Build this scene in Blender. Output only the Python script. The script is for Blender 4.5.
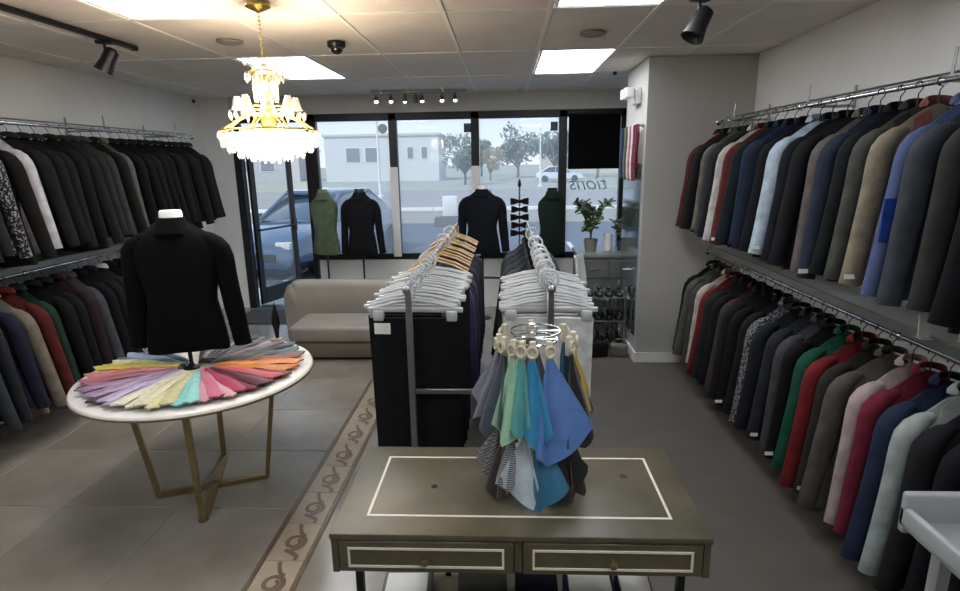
import bpy, bmesh, math, random
from mathutils import Vector, Matrix
random.seed(7)
for o in list(bpy.data.objects): bpy.data.objects.remove(o)
scene = bpy.context.scene
C = scene.collection
PI = math.pi

# ------------------------------------------------------------------ camera
CAM_Z, F_PX, PITCH, YAW, ROLL = 1.9, 570.0, 0.22916, -0.046575, 0.016233
cam_d = bpy.data.cameras.new('camera'); cam = bpy.data.objects.new('camera', cam_d); C.objects.link(cam)
cam_d.sensor_fit = 'HORIZONTAL'; cam_d.sensor_width = 36.0; cam_d.lens = 36.0 * F_PX / 960.0
cam_d.clip_start = 0.05; cam_d.clip_end = 600
_w = Vector((math.sin(YAW)*math.cos(PITCH), math.cos(YAW)*math.cos(PITCH), -math.sin(PITCH)))
_r = Vector((math.cos(YAW), -math.sin(YAW), 0)); _d = _w.cross(_r)
_r2 = _r*math.cos(ROLL) + _d*math.sin(ROLL); _d2 = -_r*math.sin(ROLL) + _d*math.cos(ROLL)
_m = Matrix((_r2, -_d2, -_w)).transposed().to_4x4(); _m.translation = Vector((0, 0, CAM_Z))
cam.matrix_world = _m
scene.camera = cam

# ------------------------------------------------------------------ exposure, sky, sun
vs = scene.view_settings
vs.view_transform = 'Standard'; vs.look = 'None'; vs.gamma = 1.0; vs.use_curve_mapping = False
vs.exposure = 0.38
world = bpy.data.worlds.new('sky'); scene.world = world; world.use_nodes = True
nt = world.node_tree; nt.nodes.clear()
def wn(t): return nt.nodes.new(t)
wo, bg, tc, sep, rmp = wn('ShaderNodeOutputWorld'), wn('ShaderNodeBackground'), wn('ShaderNodeTexCoord'), wn('ShaderNodeSeparateXYZ'), wn('ShaderNodeValToRGB')
noi, cr2, mixc = wn('ShaderNodeTexNoise'), wn('ShaderNodeValToRGB'), wn('ShaderNodeMix')
nt.links.new(tc.outputs['Generated'], sep.inputs[0]); nt.links.new(sep.outputs['Z'], rmp.inputs[0])
e = rmp.color_ramp.elements
e[0].position = 0.0; e[0].color = (0.78, 0.79, 0.81, 1); e[1].position = 0.55; e[1].color = (0.32, 0.50, 0.76, 1)
x = rmp.color_ramp.elements.new(0.12); x.color = (0.55, 0.71, 0.86, 1)
nt.links.new(tc.outputs['Generated'], noi.inputs['Vector']); noi.inputs['Scale'].default_value = 4.0; noi.inputs['Detail'].default_value = 5
nt.links.new(noi.outputs[0], cr2.inputs[0]); cr2.color_ramp.elements[0].position = .5; cr2.color_ramp.elements[1].position = .72
mixc.data_type = 'RGBA'; nt.links.new(cr2.outputs[0], mixc.inputs[0]); nt.links.new(rmp.outputs[0], mixc.inputs[6]); mixc.inputs[7].default_value = (0.86, 0.88, 0.90, 1)
nt.links.new(mixc.outputs[2], bg.inputs[0]); bg.inputs[1].default_value = 1.3
nt.links.new(bg.outputs[0], wo.inputs[0])
sun_d = bpy.data.lights.new('sun', 'SUN'); sun_d.energy = 2.4; sun_d.angle = 0.03; sun_d.color = (1, .95, .88)
sun = bpy.data.objects.new('sun', sun_d); C.objects.link(sun); sun.rotation_euler = (math.radians(48), 0, math.radians(-35))
PANEL_STRENGTH = 10.0      # the fluorescent ceiling panels

# ------------------------------------------------------------------ materials
def lin(c):
    return tuple(((v/255)/12.92 if v/255 <= .04045 else (((v/255)+.055)/1.055)**2.4) for v in c)
MATS = {}
def mat(name, rgb, rough=.6, metal=0.0, var=0.0, scale=8.0, bump=0.0, bscale=120.0, trans=0.0, emit=0.0, rgb2=None, sheen=0.0, alpha=1.0, coat=0.0, detail=4, spec=None):
    if name in MATS: return MATS[name]
    m = bpy.data.materials.new(name); m.use_nodes = True; n = m.node_tree.nodes; l = m.node_tree.links
    p = n['Principled BSDF']; a = lin(rgb)
    p.inputs['Base Color'].default_value = (*a, 1); p.inputs['Roughness'].default_value = rough; p.inputs['Metallic'].default_value = metal
    if trans: p.inputs['Transmission Weight'].default_value = trans
    if coat: p.inputs['Coat Weight'].default_value = coat
    if sheen: p.inputs['Sheen Weight'].default_value = sheen; p.inputs['Sheen Roughness'].default_value = .4
    if spec is not None: p.inputs['Specular IOR Level'].default_value = spec
    if alpha < 1: p.inputs['Alpha'].default_value = alpha
    if emit:
        p.inputs['Emission Color'].default_value = (*a, 1); p.inputs['Emission Strength'].default_value = emit
    t = None
    if var or rgb2 or bump:
        t = n.new('ShaderNodeTexCoord')
    if var or rgb2:
        no = n.new('ShaderNodeTexNoise'); no.inputs['Scale'].default_value = scale; no.inputs['Detail'].default_value = detail
        l.new(t.outputs['Object'], no.inputs['Vector'])
        r = n.new('ShaderNodeValToRGB'); r.color_ramp.elements[0].position = .35; r.color_ramp.elements[1].position = .65
        b = lin(rgb2) if rgb2 else tuple(min(1, v*(1+var)) for v in a)
        a0 = a if rgb2 else tuple(v*(1-var) for v in a)
        r.color_ramp.elements[0].color = (*a0, 1); r.color_ramp.elements[1].color = (*b, 1)
        l.new(no.outputs[0], r.inputs[0]); l.new(r.outputs[0], p.inputs['Base Color'])
    if bump:
        nb = n.new('ShaderNodeTexNoise'); nb.inputs['Scale'].default_value = bscale; nb.inputs['Detail'].default_value = 2
        l.new(t.outputs['Object'], nb.inputs['Vector'])
        bp = n.new('ShaderNodeBump'); bp.inputs['Strength'].default_value = bump; bp.inputs['Distance'].default_value = .004
        l.new(nb.outputs[0], bp.inputs['Height']); l.new(bp.outputs[0], p.inputs['Normal'])
    MATS[name] = m; return m
def cloth(rgb, rough=.85):
    return mat('cloth_%d_%d_%d' % rgb, rgb, rough, var=.18, scale=14, bump=.25, bscale=260, spec=.18)
def pattern(name, kind, c1, c2, scale):
    """woven pattern: 'check', 'speckle', 'stripe', 'sequin'"""
    if name in MATS: return MATS[name]
    m = bpy.data.materials.new(name); m.use_nodes = True; n = m.node_tree.nodes; l = m.node_tree.links
    p = n['Principled BSDF']; p.inputs['Specular IOR Level'].default_value = .2; p.inputs['Roughness'].default_value = .8 if kind != 'sequin' else .35
    t = n.new('ShaderNodeTexCoord')
    r = n.new('ShaderNodeValToRGB'); r.color_ramp.interpolation = 'CONSTANT' if kind != 'speckle' else 'LINEAR'
    r.color_ramp.elements[0].color = (*lin(c1), 1); r.color_ramp.elements[1].color = (*lin(c2), 1)
    if kind == 'check':
        k = n.new('ShaderNodeTexChecker'); k.inputs['Scale'].default_value = scale
        k.inputs['Color1'].default_value = (*lin(c1), 1); k.inputs['Color2'].default_value = (*lin(c2), 1)
        mp = n.new('ShaderNodeMapping'); mp.inputs['Rotation'].default_value = (.02, .03, .785)
        l.new(t.outputs['Object'], mp.inputs[0]); l.new(mp.outputs[0], k.inputs['Vector']); l.new(k.outputs[0], p.inputs['Base Color'])
    else:
        if kind == 'stripe':
            k = n.new('ShaderNodeTexWave'); k.inputs['Scale'].default_value = scale; r.color_ramp.elements[1].position = .6; k.bands_direction = 'Z'
        else:
            k = n.new('ShaderNodeTexNoise'); k.inputs['Scale'].default_value = scale; k.inputs['Detail'].default_value = 3
            r.color_ramp.elements[0].position = .45; r.color_ramp.elements[1].position = .56
        l.new(t.outputs['Object'], k.inputs['Vector']); l.new(k.outputs[0], r.inputs[0]); l.new(r.outputs[0], p.inputs['Base Color'])
    MATS[name] = m; return m
def glass(name, tint=(1, 1, 1), gloss=.06, rough=.02, haze=0.0):
    if name in MATS: return MATS[name]
    m = bpy.data.materials.new(name); m.use_nodes = True; n = m.node_tree.nodes; l = m.node_tree.links; n.clear()
    o = n.new('ShaderNodeOutputMaterial'); tr = n.new('ShaderNodeBsdfTransparent'); tr.inputs[0].default_value = (*tint, 1)
    g = n.new('ShaderNodeBsdfGlossy'); g.inputs['Roughness'].default_value = rough
    fr = n.new('ShaderNodeFresnel'); fr.inputs[0].default_value = 1.33
    ge = n.new('ShaderNodeNewGeometry'); iv = n.new('ShaderNodeMath'); iv.operation = 'SUBTRACT'; iv.inputs[0].default_value = 1; l.new(ge.outputs['Backfacing'], iv.inputs[1])
    mu = n.new('ShaderNodeMath'); mu.operation = 'MULTIPLY'; l.new(fr.outputs[0], mu.inputs[0]); l.new(iv.outputs[0], mu.inputs[1])
    mx = n.new('ShaderNodeMixShader'); l.new(mu.outputs[0], mx.inputs[0]); l.new(tr.outputs[0], mx.inputs[1]); l.new(g.outputs[0], mx.inputs[2])
    last = mx
    if haze:
        df = n.new('ShaderNodeBsdfTranslucent'); df.inputs[0].default_value = (.9, .9, .92, 1)  # whitish translucent mix puts the outdoor haze into the pane
        m2 = n.new('ShaderNodeMixShader'); m2.inputs[0].default_value = haze
        l.new(mx.outputs[0], m2.inputs[1]); l.new(df.outputs[0], m2.inputs[2]); last = m2
    l.new(last.outputs[0], o.inputs[0])
    MATS[name] = m; return m

M_wall = mat('painted_wall', (222, 222, 220), .75, var=.03, scale=2, bump=.1, bscale=60)
M_colwall = mat('painted_column', (176, 175, 171), .7, var=.03, scale=2, bump=.1, bscale=60)
M_ceil = mat('ceiling_panel', (226, 220, 212), .9, var=.05, scale=3, bump=.4, bscale=90)
M_tbar = mat('ceiling_grid', (238, 236, 230), .6)
M_white = mat('white_paint', (225, 225, 222), .5, var=.02)
M_chrome = mat('chrome', (215, 215, 218), .16, 1.0, var=.03)
M_steel = mat('brushed_steel', (150, 152, 154), .35, 1.0, var=.06, scale=30)
M_black = mat('black_metal', (22, 22, 24), .4, .3, var=.1)
M_alu = mat('dark_anodised_frame', (30, 34, 36), .45, .4, var=.1)
M_blackp = mat('black_plastic', (16, 16, 18), .4, var=.1)
M_gold = mat('brushed_brass', (140, 124, 88), .42, .75, var=.1, scale=20)
M_marble = mat('white_marble', (222, 218, 212), .3, rgb2=(206, 200, 194), scale=3)
M_bulb = mat('lamp_glow', (255, 236, 190), .4, emit=14)
M_pglow = mat('panel_glow', (246, 250, 255), .4, emit=PANEL_STRENGTH)
M_spot = mat('spot_glow', (255, 246, 230), .4, emit=6)
M_crystal = mat('crystal_drop', (250, 248, 240), .06, trans=.75, coat=.5)
M_clear = mat('clear_plastic', (228, 230, 232), .22, trans=.35, coat=.3)
M_glass = glass('window_glass', (.93, .95, .96), haze=.16)
M_mirror = mat('mirror_silver', (205, 214, 222), .12, 1.0, var=.02)

# ------------------------------------------------------------------ mesh helpers
class MB:
    def __init__(s): s.v = []; s.f = []
    def add(s, vs_, fs):
        o = len(s.v); s.v += [tuple(q) for q in vs_]; s.f += [tuple(i+o for i in f) for f in fs]; return s
    def box(s, x0, x1, y0, y1, z0, z1):
        return s.add([(x, y, z) for z in (z0, z1) for y in (y0, y1) for x in (x0, x1)],
                     [(0, 2, 3, 1), (4, 5, 7, 6), (0, 1, 5, 4), (2, 6, 7, 3), (0, 4, 6, 2), (1, 3, 7, 5)])
    def rbox(s, x0, x1, y0, y1, z0, z1, r=.01, seg=2):
        bm = bmesh.new(); bmesh.ops.create_cube(bm, size=1)
        for v in bm.verts: v.co = Vector((x0+(x1-x0)*(v.co.x+.5), y0+(y1-y0)*(v.co.y+.5), z0+(z1-z0)*(v.co.z+.5)))
        bmesh.ops.bevel(bm, geom=bm.edges[:], offset=r, segments=seg, affect='EDGES', profile=.5)
        bm.verts.index_update()
        s.add([v.co[:] for v in bm.verts], [[v.index for v in f.verts] for f in bm.faces]); bm.free(); return s
    def tube(s, pts, r, n=8, cap=True, close=False):
        pts = [Vector(p) for p in pts]; k = len(pts); rs = r if isinstance(r, (list, tuple)) else [r]*k
        up = Vector((0, 0, 1)); vs_ = []; prev = None
        for i, p in enumerate(pts):
            if close: t = pts[(i+1) % k]-pts[i-1]
            else: t = (pts[min(i+1, k-1)]-pts[max(i-1, 0)])
            t.normalize()
            if prev is None:
                a = t.cross(up)
                if a.length < .05: a = t.cross(Vector((1, 0, 0)))
            else: a = prev - t*prev.dot(t)
            a.normalize(); prev = a; b = t.cross(a)
            for j in range(n):
                q = 2*PI*j/n; rr = rs[i]
                if isinstance(rr, (tuple, list)): vs_.append(p+a*math.cos(q)*rr[0]+b*math.sin(q)*rr[1])
                else: vs_.append(p+(a*math.cos(q)+b*math.sin(q))*rr)
        fs = []
        for i in range(k if close else k-1):
            i2 = (i+1) % k
            for j in range(n): fs.append((i*n+j, i*n+(j+1) % n, i2*n+(j+1) % n, i2*n+j))
        if cap and not close: fs += [tuple(range(n))[::-1], tuple((k-1)*n+j for j in range(n))]
        return s.add(vs_, fs)
    def lathe(s, prof, n=24, cx=0, cy=0, cap=True):
        vs_ = [(cx+r*math.cos(2*PI*j/n), cy+r*math.sin(2*PI*j/n), z) for r, z in prof for j in range(n)]
        fs = [(i*n+j, i*n+(j+1) % n, (i+1)*n+(j+1) % n, (i+1)*n+j) for i in range(len(prof)-1) for j in range(n)]
        if cap: fs += [tuple(range(n))[::-1], tuple((len(prof)-1)*n+j for j in range(n))]
        return s.add(vs_, fs)
    def prism(s, poly, z0, z1):
        n = len(poly)
        return s.add([(x, y, z0) for x, y in poly]+[(x, y, z1) for x, y in poly],
                     [tuple(range(n))[::-1], tuple(range(n, 2*n))]+[(i, (i+1) % n, n+(i+1) % n, n+i) for i in range(n)])
    def grid(s, fn, nu, nv, thick=None):
        vs_ = [fn(u/nu, v/nv) for v in range(nv+1) for u in range(nu+1)]
        fs = [(v*(nu+1)+u, v*(nu+1)+u+1, (v+1)*(nu+1)+u+1, (v+1)*(nu+1)+u) for v in range(nv) for u in range(nu)]
        return s.add(vs_, fs)
    def sphere(s, c, r, n=10, m=6):
        r = r if isinstance(r, (tuple, list)) else (r, r, r)
        prof = [(max(.001, math.sin(PI*i/m)), -math.cos(PI*i/m)) for i in range(m+1)]
        vs_ = [(c[0]+r[0]*a*math.cos(2*PI*j/n), c[1]+r[1]*a*math.sin(2*PI*j/n), c[2]+r[2]*b) for a, b in prof for j in range(n)]
        fs = [(i*n+j, i*n+(j+1) % n, (i+1)*n+(j+1) % n, (i+1)*n+j) for i in range(m) for j in range(n)]
        return s.add(vs_, fs)
    def xf(s, M):
        s.v = [tuple(M @ Vector(q)) for q in s.v]; return s
    def mesh(s, name, smooth=True, angle=40, thick=0.0):
        me = bpy.data.meshes.new(name); me.from_pydata(s.v, [], s.f)
        bm = bmesh.new(); bm.from_mesh(me)
        if thick: bmesh.ops.solidify(bm, geom=bm.faces[:], thickness=thick)
        bmesh.ops.recalc_face_normals(bm, faces=bm.faces[:]); bm.to_mesh(me); bm.free()
        if smooth:
            me.polygons.foreach_set('use_smooth', [True]*len(me.polygons)); me.set_sharp_from_angle(angle=math.radians(angle))
        me.update(); return me
    def build(s, name, m=None, parent=None, smooth=True, angle=40, thick=0.0, loc=None):
        return link(name, s.mesh(name, smooth, angle, thick), m, parent, loc)
def link(name, me, m=None, parent=None, loc=None, rot=None):
    o = bpy.data.objects.new(name, me); C.objects.link(o)
    if m is not None:
        if len(me.materials) == 0: me.materials.append(None)
        o.material_slots[0].link = 'OBJECT'; o.material_slots[0].material = m
    if parent is not None: o.parent = parent
    if loc is not None: o.location = loc
    if rot is not None: o.rotation_euler = rot
    return o
def tag(o, label=None, cat=None, group=None, kind=None):
    if label: o['label'] = label
    if cat: o['category'] = cat
    if group: o['group'] = group
    if kind: o['kind'] = kind
    return o
def thing(name, label, cat, loc=(0, 0, 0), rz=0.0, group=None, kind=None):
    o = bpy.data.objects.new(name, None); C.objects.link(o); o.empty_display_size = .1
    o.location = loc; o.rotation_euler = (0, 0, rz)
    return tag(o, label, cat, group, kind)
def struct(name, mb, m, label=None, cat=None, **k):
    o = mb.build(name, m, **k); return tag(o, label, cat, kind='structure')

# ------------------------------------------------------------------ the room
XL, XR, YB, YF, ZC = -3.89, 2.16, 7.5, -2.9, 2.76
floor = struct('floor', MB().box(XL-.1, XR+.1, YF-.1, YB+.08, -.12, -.004), mat('grout', (112, 106, 96), .7, var=.1), 'stone tile floor with a dull grey carpet strip along one side', 'floor')
M_tile = mat('stone_tile', (120, 114, 104), .24, rgb2=(146, 140, 130), scale=1.6, bump=.05, bscale=20, detail=7)
TX, TY = .667, .667
tm = MB().rbox(0.002, TX-.002, 0.002, TY-.002, -.01, 0, .003, 1).mesh('tile')
for i in range(4):
    for j in range(10):
        link('tile', tm, M_tile, floor, (XL+.001+i*TX, .85+j*TY-.02, random.uniform(-.0006, .0006)))
MB().box(XL, -1.222, YF, .83, -.01, -.0005).build('tile_field', M_tile, floor)
M_btile = mat('border_stone', (150, 138, 120), .3, rgb2=(166, 154, 136), scale=5)
M_bline = mat('border_dark_stone', (104, 84, 66), .35, var=.15)
bt = MB().rbox(0, .196, .002, .298, -.01, .0, .002, 1).mesh('border_tile')
def scroll():
    m = MB()
    pts = []
    for k in range(26):
        a = -.5*PI + k/25*2.9*PI; r = .055*(1-.62*k/25); pts.append((.1+r*math.cos(a)*1.05, .14+r*math.sin(a)*1.1, .001))
    m.tube(pts, [.014*(1-.35*k/25) for k in range(26)], 4)
    pts = [(.1+.055*math.sin(t*PI)*(-1), .085-.0*t+.0+.0, .001) if False else (.1+.05*math.sin(-PI*.2+t*PI*.9), .08-.075*t, .001) for t in [q/8 for q in range(9)]]
    m.tube(pts, .012, 4)
    pts = [(.14-.06*t, .20+.09*t-.03*math.sin(PI*t), .001) for t in [q/8 for q in range(9)]]
    m.tube(pts, .010, 4)
    m.v = [(a, b, min(max(c, -.002), .0016)) for a, b, c in m.v]
    return m.mesh('scroll_inlay')
sm_ = scroll()
strip = struct('trim_1', MB().box(-1.22, -1.2, .5, YB, -.01, .0005).box(-1.0, -.98, .5, YB, -.01, .0005), M_bline, 'dark edging lines of the scroll border in the tile floor', 'floor trim')
for j in range(20):
    b = link('border_tile', bt, M_btile, strip, (-1.198, 1.2+j*.3, 0))
    link('scroll_inlay', sm_, M_bline, b)
for j in range(10):
    for i in range(1):
        link('tile', MB().rbox(.002, .858, .002, TY-.002, -.01, 0, .003, 1).mesh('tile_b') if j == 0 else bpy.data.meshes['tile_b'], M_tile, floor, (-.978, .85+j*TY, 0))
M_carpet = mat('carpet_grey', (86, 80, 74), .55, var=.08, scale=5, bump=.3, bscale=200)
struct('floor_carpet', MB().box(-.116, XR, YF, YB, -.01, .003), M_carpet, 'dull grey-brown smooth floor beside the wall of suit rails', 'floor')

struct('wall_left', MB().box(XL-.1, XL, YF, YB+.1, -.1, ZC+.1), M_wall, 'white painted wall behind the round tie table', 'wall')
struct('wall_right', MB().box(XR, XR+.1, YF, YB+.1, -.1, ZC+.1), M_wall, 'white painted wall carrying the two long suit rails by the column', 'wall')
struct('wall_rear', MB().box(XL-.1, XR+.1, YF-.1, YF, -.1, ZC+.1), M_wall, 'plain white wall at the back of the shop', 'wall')
# storefront wall pieces: stub beside the door, knee wall, header
struct('wall_stub', MB().box(XL, -3.52, YB-.02, YB+.12, -.1, ZC+.12), M_wall, 'narrow white wall strip between corner and entrance door', 'wall')
struct('wall_knee', MB().box(-2.5, XR, YB-.02, YB+.12, -.1, .66), M_white, 'low white wall under the shop windows', 'wall')
struct('wall_header', MB().box(-3.52, XR, YB-.02, YB+.12, 2.52, ZC+.12), mat('header_paint', (188, 188, 184), .8, var=.03), 'grey wall strip above the shop windows', 'wall')
# column / partition
struct('wall_column', MB().box(1.24, XR, 5.27, 6.13, 0, ZC), M_colwall, 'wide grey column boxed out beside the suit rails', 'wall')
struct('baseboard_column', MB().box(1.225, XR, 5.255, 6.14, .003, .10), M_white, 'white baseboard around the foot of the grey column', 'baseboard')
struct('baseboard_left', MB().box(XL, XL+.015, YF, YB-.02, 0, .1), M_white, 'white baseboard under the left suit rails', 'baseboard')
struct('baseboard_right', MB().box(XR-.015, XR, YF, 5.25, .003, .1), M_white, 'white baseboard under the suit rails by the column', 'baseboard')

# ceiling: T-bar grid with lift-out panels and four-foot lamp panels
ceiling = struct('ceiling', MB().box(XL-.1, XR+.1, YF-.1, YB+.1, ZC+.09, ZC+.15), M_ceil, 'suspended ceiling of beige panels in a white metal grid', 'ceiling')
GX, GY = .628, 1.28
xs = [-.36+GX*k for k in range(-5, 4)]; xs = [XL] + [v for v in xs if XL+.1 < v < XR-.1] + [XR]
ys = [3.6+GY*k for k in range(-5, 4)]; ys = [YF] + [v for v in ys if YF+.1 < v < YB-.05] + [YB]
LAMPS = [(.28, 2.32), (.28, 4.88), (-2.23, 2.32), (-2.23, 4.88), (-2.23, -.24), (.28, -.24)]
pm = {}
for i in range(len(xs)-1):
    for j in range(len(ys)-1):
        if any(abs(xs[i]-a) < .06 and abs(ys[j]-b) < .1 for a, b in LAMPS): continue
        w, h = round(xs[i+1]-xs[i], 3), round(ys[j+1]-ys[j], 3)
        if (w, h) not in pm: pm[(w, h)] = MB().rbox(.008, w-.008, .008, h-.008, 0, .02, .003, 1).mesh('ceiling_panel')
        o = link('ceiling_panel', pm[(w, h)], M_ceil, ceiling, (xs[i], ys[j], ZC+.006))
g = MB()
for v in xs[1:-1]: 
    b = MB().box(v-.013, v+.013, YF, YB-.02, ZC, ZC+.03).build('grid_bar', M_tbar, ceiling, smooth=False)
for v in ys[1:-1]:
    b = MB().box(XL, XR, v-.013, v+.013, ZC-.0005, ZC+.028).build('grid_bar', M_tbar, ceiling, smooth=False)
LN = ['over the middle of the double clothes rack', 'nearest the window above the double clothes rack', 'over the round tie table', 'between the chandelier and the shop window', 'at the back of the shop on the tie table side', 'at the back of the shop on the column side']
for k, (a, b) in enumerate(LAMPS):
    t = thing('ceiling_light', 'flat white fluorescent ceiling panel ' + LN[k], 'ceiling light', (a, b, ZC), group='ceiling light panels')
    MB().box(.014, GX-.014, .014, GY-.014, .012, .016).build('diffuser', M_pglow, t, smooth=False)
    MB().box(.013, .03, .013, GY-.013, .004, .05).box(GX-.03, GX-.013, .013, GY-.013, .004, .05).box(.03, GX-.03, .013, .03, .004, .05).box(.03, GX-.03, GY-.03, GY-.013, .004, .05).build('frame', M_tbar, t, smooth=False)

# ------------------------------------------------------------------ storefront
def frame_bar(x0, x1, z0, z1, parent, name='frame_bar', y0=YB-.035, y1=YB+.07):
    return MB().rbox(x0, x1, y0, y1, z0, z1, .004, 1).build(name, M_alu, parent)
win = thing('window_1', 'tall black-framed shop window panes facing the car park', 'window', (0, 0, 0), kind='structure')
MULL = [-2.47, -1.43, -.38, .73, 1.50]
for k, mx in enumerate(MULL): frame_bar(mx-.05, mx+.05, .66, 2.52, win, 'mullion')
frame_bar(-3.52, 2.15, 2.44, 2.53, win, 'head_rail'); frame_bar(-2.42, 2.15, .66, .74, win, 'sill_rail')
for a, b in zip(MULL, MULL[1:]+[2.15]):
    MB().box(a+.05, b-.05, YB+.01, YB+.018, .74, 2.44).build('pane', M_glass, win, smooth=False)
# white boards over the lower mullions
for mx, z1 in ((-1.43, 1.86), (-.38, 1.86)):
    tag(MB().rbox(mx-.05, mx+.05, YB-.075, YB-.036, .70, z1, .004, 1).build('mullion_board', M_white), 'white board fixed upright to the window bar ' + ('beside the black jacket form' if mx < -1 else 'behind the navy jacket form'), 'board', 'white upright window boards')
# door frame and open leaf
dfr = thing('door_2', 'black metal frame of the shop entrance', 'door frame', (0, 0, 0), kind='structure')
frame_bar(-3.52, -3.42, 0, 2.44, dfr, 'jamb'); frame_bar(-2.58, -2.521, 0, 2.44, dfr, 'jamb')
frame_bar(-3.42, -2.58, 2.16, 2.24, dfr, 'transom'); MB().box(-3.42, -2.58, YB+.01, YB+.018, 2.24, 2.44).build('pane', M_glass, dfr, smooth=False)
MB().box(-3.42, -2.58, YB-.05, YB+.1, -.004, .012).build('threshold', M_steel, dfr, smooth=False)
dl = thing('door_1', 'black-framed glass entrance door standing open to the car park', 'door', (-3.40, YB+.09, .02), math.radians(72), kind='structure')
W = .86
MB().rbox(0, .09, -.022, .022, 0, 2.13, .004, 1).build('stile', M_alu, dl); MB().rbox(W-.09, W, -.022, .022, 0, 2.13, .004, 1).build('stile', M_alu, dl)
MB().rbox(.09, W-.09, -.022, .022, 0, .22, .004, 1).build('bottom_rail', M_alu, dl); MB().rbox(.09, W-.09, -.022, .022, 2.02, 2.13, .004, 1).build('top_rail', M_alu, dl)
MB().box(.09, W-.09, -.004, .004, .22, 2.02).build('pane', glass('door_glass', (.9, .92, .93), haze=.05), dl, smooth=False)
MB().tube([(.05, -.02, 1.03), (.05, -.06, 1.03), (W-.05, -.06, 1.03), (W-.05, -.02, 1.03)], .014, 8).build('push_bar', M_alu, dl)
MB().rbox(W-.075, W-.015, -.05, -.022, .95, 1.12, .005, 1).build('lock', M_blackp, dl)
# black blind panel and lettering on the last pane, stickers
t = thing('window_panel', 'black panel covering the top of the window beside the column', 'panel', (1.115, YB-.05, 1.80))
MB().rbox(-.32, .32, -.006, .006, 0, .66, .003, 1).build('sheet', mat('matte_black_sheet', (6, 6, 7), .8, var=.2, spec=.1), t)
MB().tube([(-.33, 0, .665), (.33, 0, .665)], .012, 8).build('roller', M_black, t)
def text(name, body, size, loc, rot, m, label, cat, shear=0.0, mirror=False, ext=.001):
    cu = bpy.data.curves.new(name, 'FONT'); cu.body = body; cu.size = size; cu.extrude = ext; cu.shear = shear; cu.align_x = 'CENTER'
    o = bpy.data.objects.new(name+'_src', cu); C.objects.link(o)
    dg = bpy.context.evaluated_depsgraph_get(); me = bpy.data.meshes.new_from_object(o.evaluated_get(dg)); bpy.data.objects.remove(o)
    if mirror:
        for v in me.vertices: v.co.x *= -1
        me.flip_normals()
    r = link(name, me, m, None, loc, rot); return tag(r, label, cat)
text('window_lettering', 'tions', .25, (1.08, YB+.006, 1.54), (PI/2, 0, 0), mat('pale_vinyl', (150, 176, 186), .5, var=.05), 'pale blue cursive shop lettering seen reversed on the window pane', 'lettering', .35, True)
for x_, z_, lb in ((-.475, 2.33, 'dark square sticker on the pane beside the navy jacket form'), (.62, 2.33, 'dark square sticker on the pane above the dark green jacket form')):
    tag(MB().rbox(x_-.045, x_+.045, YB-.004, YB+.008, z_-.055, z_+.055, .002, 1).build('window_sticker', mat('sticker_slate', (60, 74, 82), .5, var=.1)), lb, 'sticker', 'window stickers')
tag(MB().lathe([(.06, 0), (.06, .004)], 24).xf(Matrix.Translation((-1.56, YB+.004, 2.34)) @ Matrix.Rotation(PI/2, 4, 'X')).build('window_decal', mat('decal_grey', (196, 204, 210), .5, var=.05)), 'round pale grey decal on the pane above the black jacket form', 'sticker')

# ------------------------------------------------------------------ suit jackets (hook top at local origin, shoulders along local X, front at -Y)
NECK_Z, SH_Z, SH_X = -.092, -.250, .205
def dull(c, s=.16):
    g = sum(c)/3; k = .60+.34*g/255; return tuple(int(k*(v*(1-s)+g*s)) for v in c)
def jbody(hem=-.9, depth=.05, wst=.19, hw=.25, seed=0, sh_x=SH_X, back_d=.8):
    rnd = random.Random(seed); ph = [rnd.uniform(0, 6) for _ in range(4)]
    def top(x):
        a = min(1, abs(x)/sh_x); return NECK_Z + (SH_Z-NECK_Z)*(a**1.15) - .015*max(0, 1-a*4)
    def half(t):                       # t 0 hem .. 1 top
        if t < .45: return hw + (wst-hw)*(t/.45)**1.3
        return wst + (sh_x-wst)*min(1, (t-.45)/.4)
    def pt(s, t, side):
        w = half(t); x = w*math.sin(s*PI/2)
        z = hem + t*(top(x)-hem) + (.012*math.cos(x*9+ph[0]) if t < .02 else 0)
        prof = math.cos(s*PI/2)**.55 if abs(s) < 1 else 0
        d = depth*(.55+.45*math.sin(PI*min(1, t*1.05))**.6)*prof
        if t > .9: d *= max(.28, 1-((t-.9)/.1)**2*.75)
        wave = .008*math.sin(x*38+ph[1]+t*2)*(1-t)*prof
        return (x, (-d+wave) if side < 0 else (d*back_d+wave), z)
    return pt, half
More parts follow.
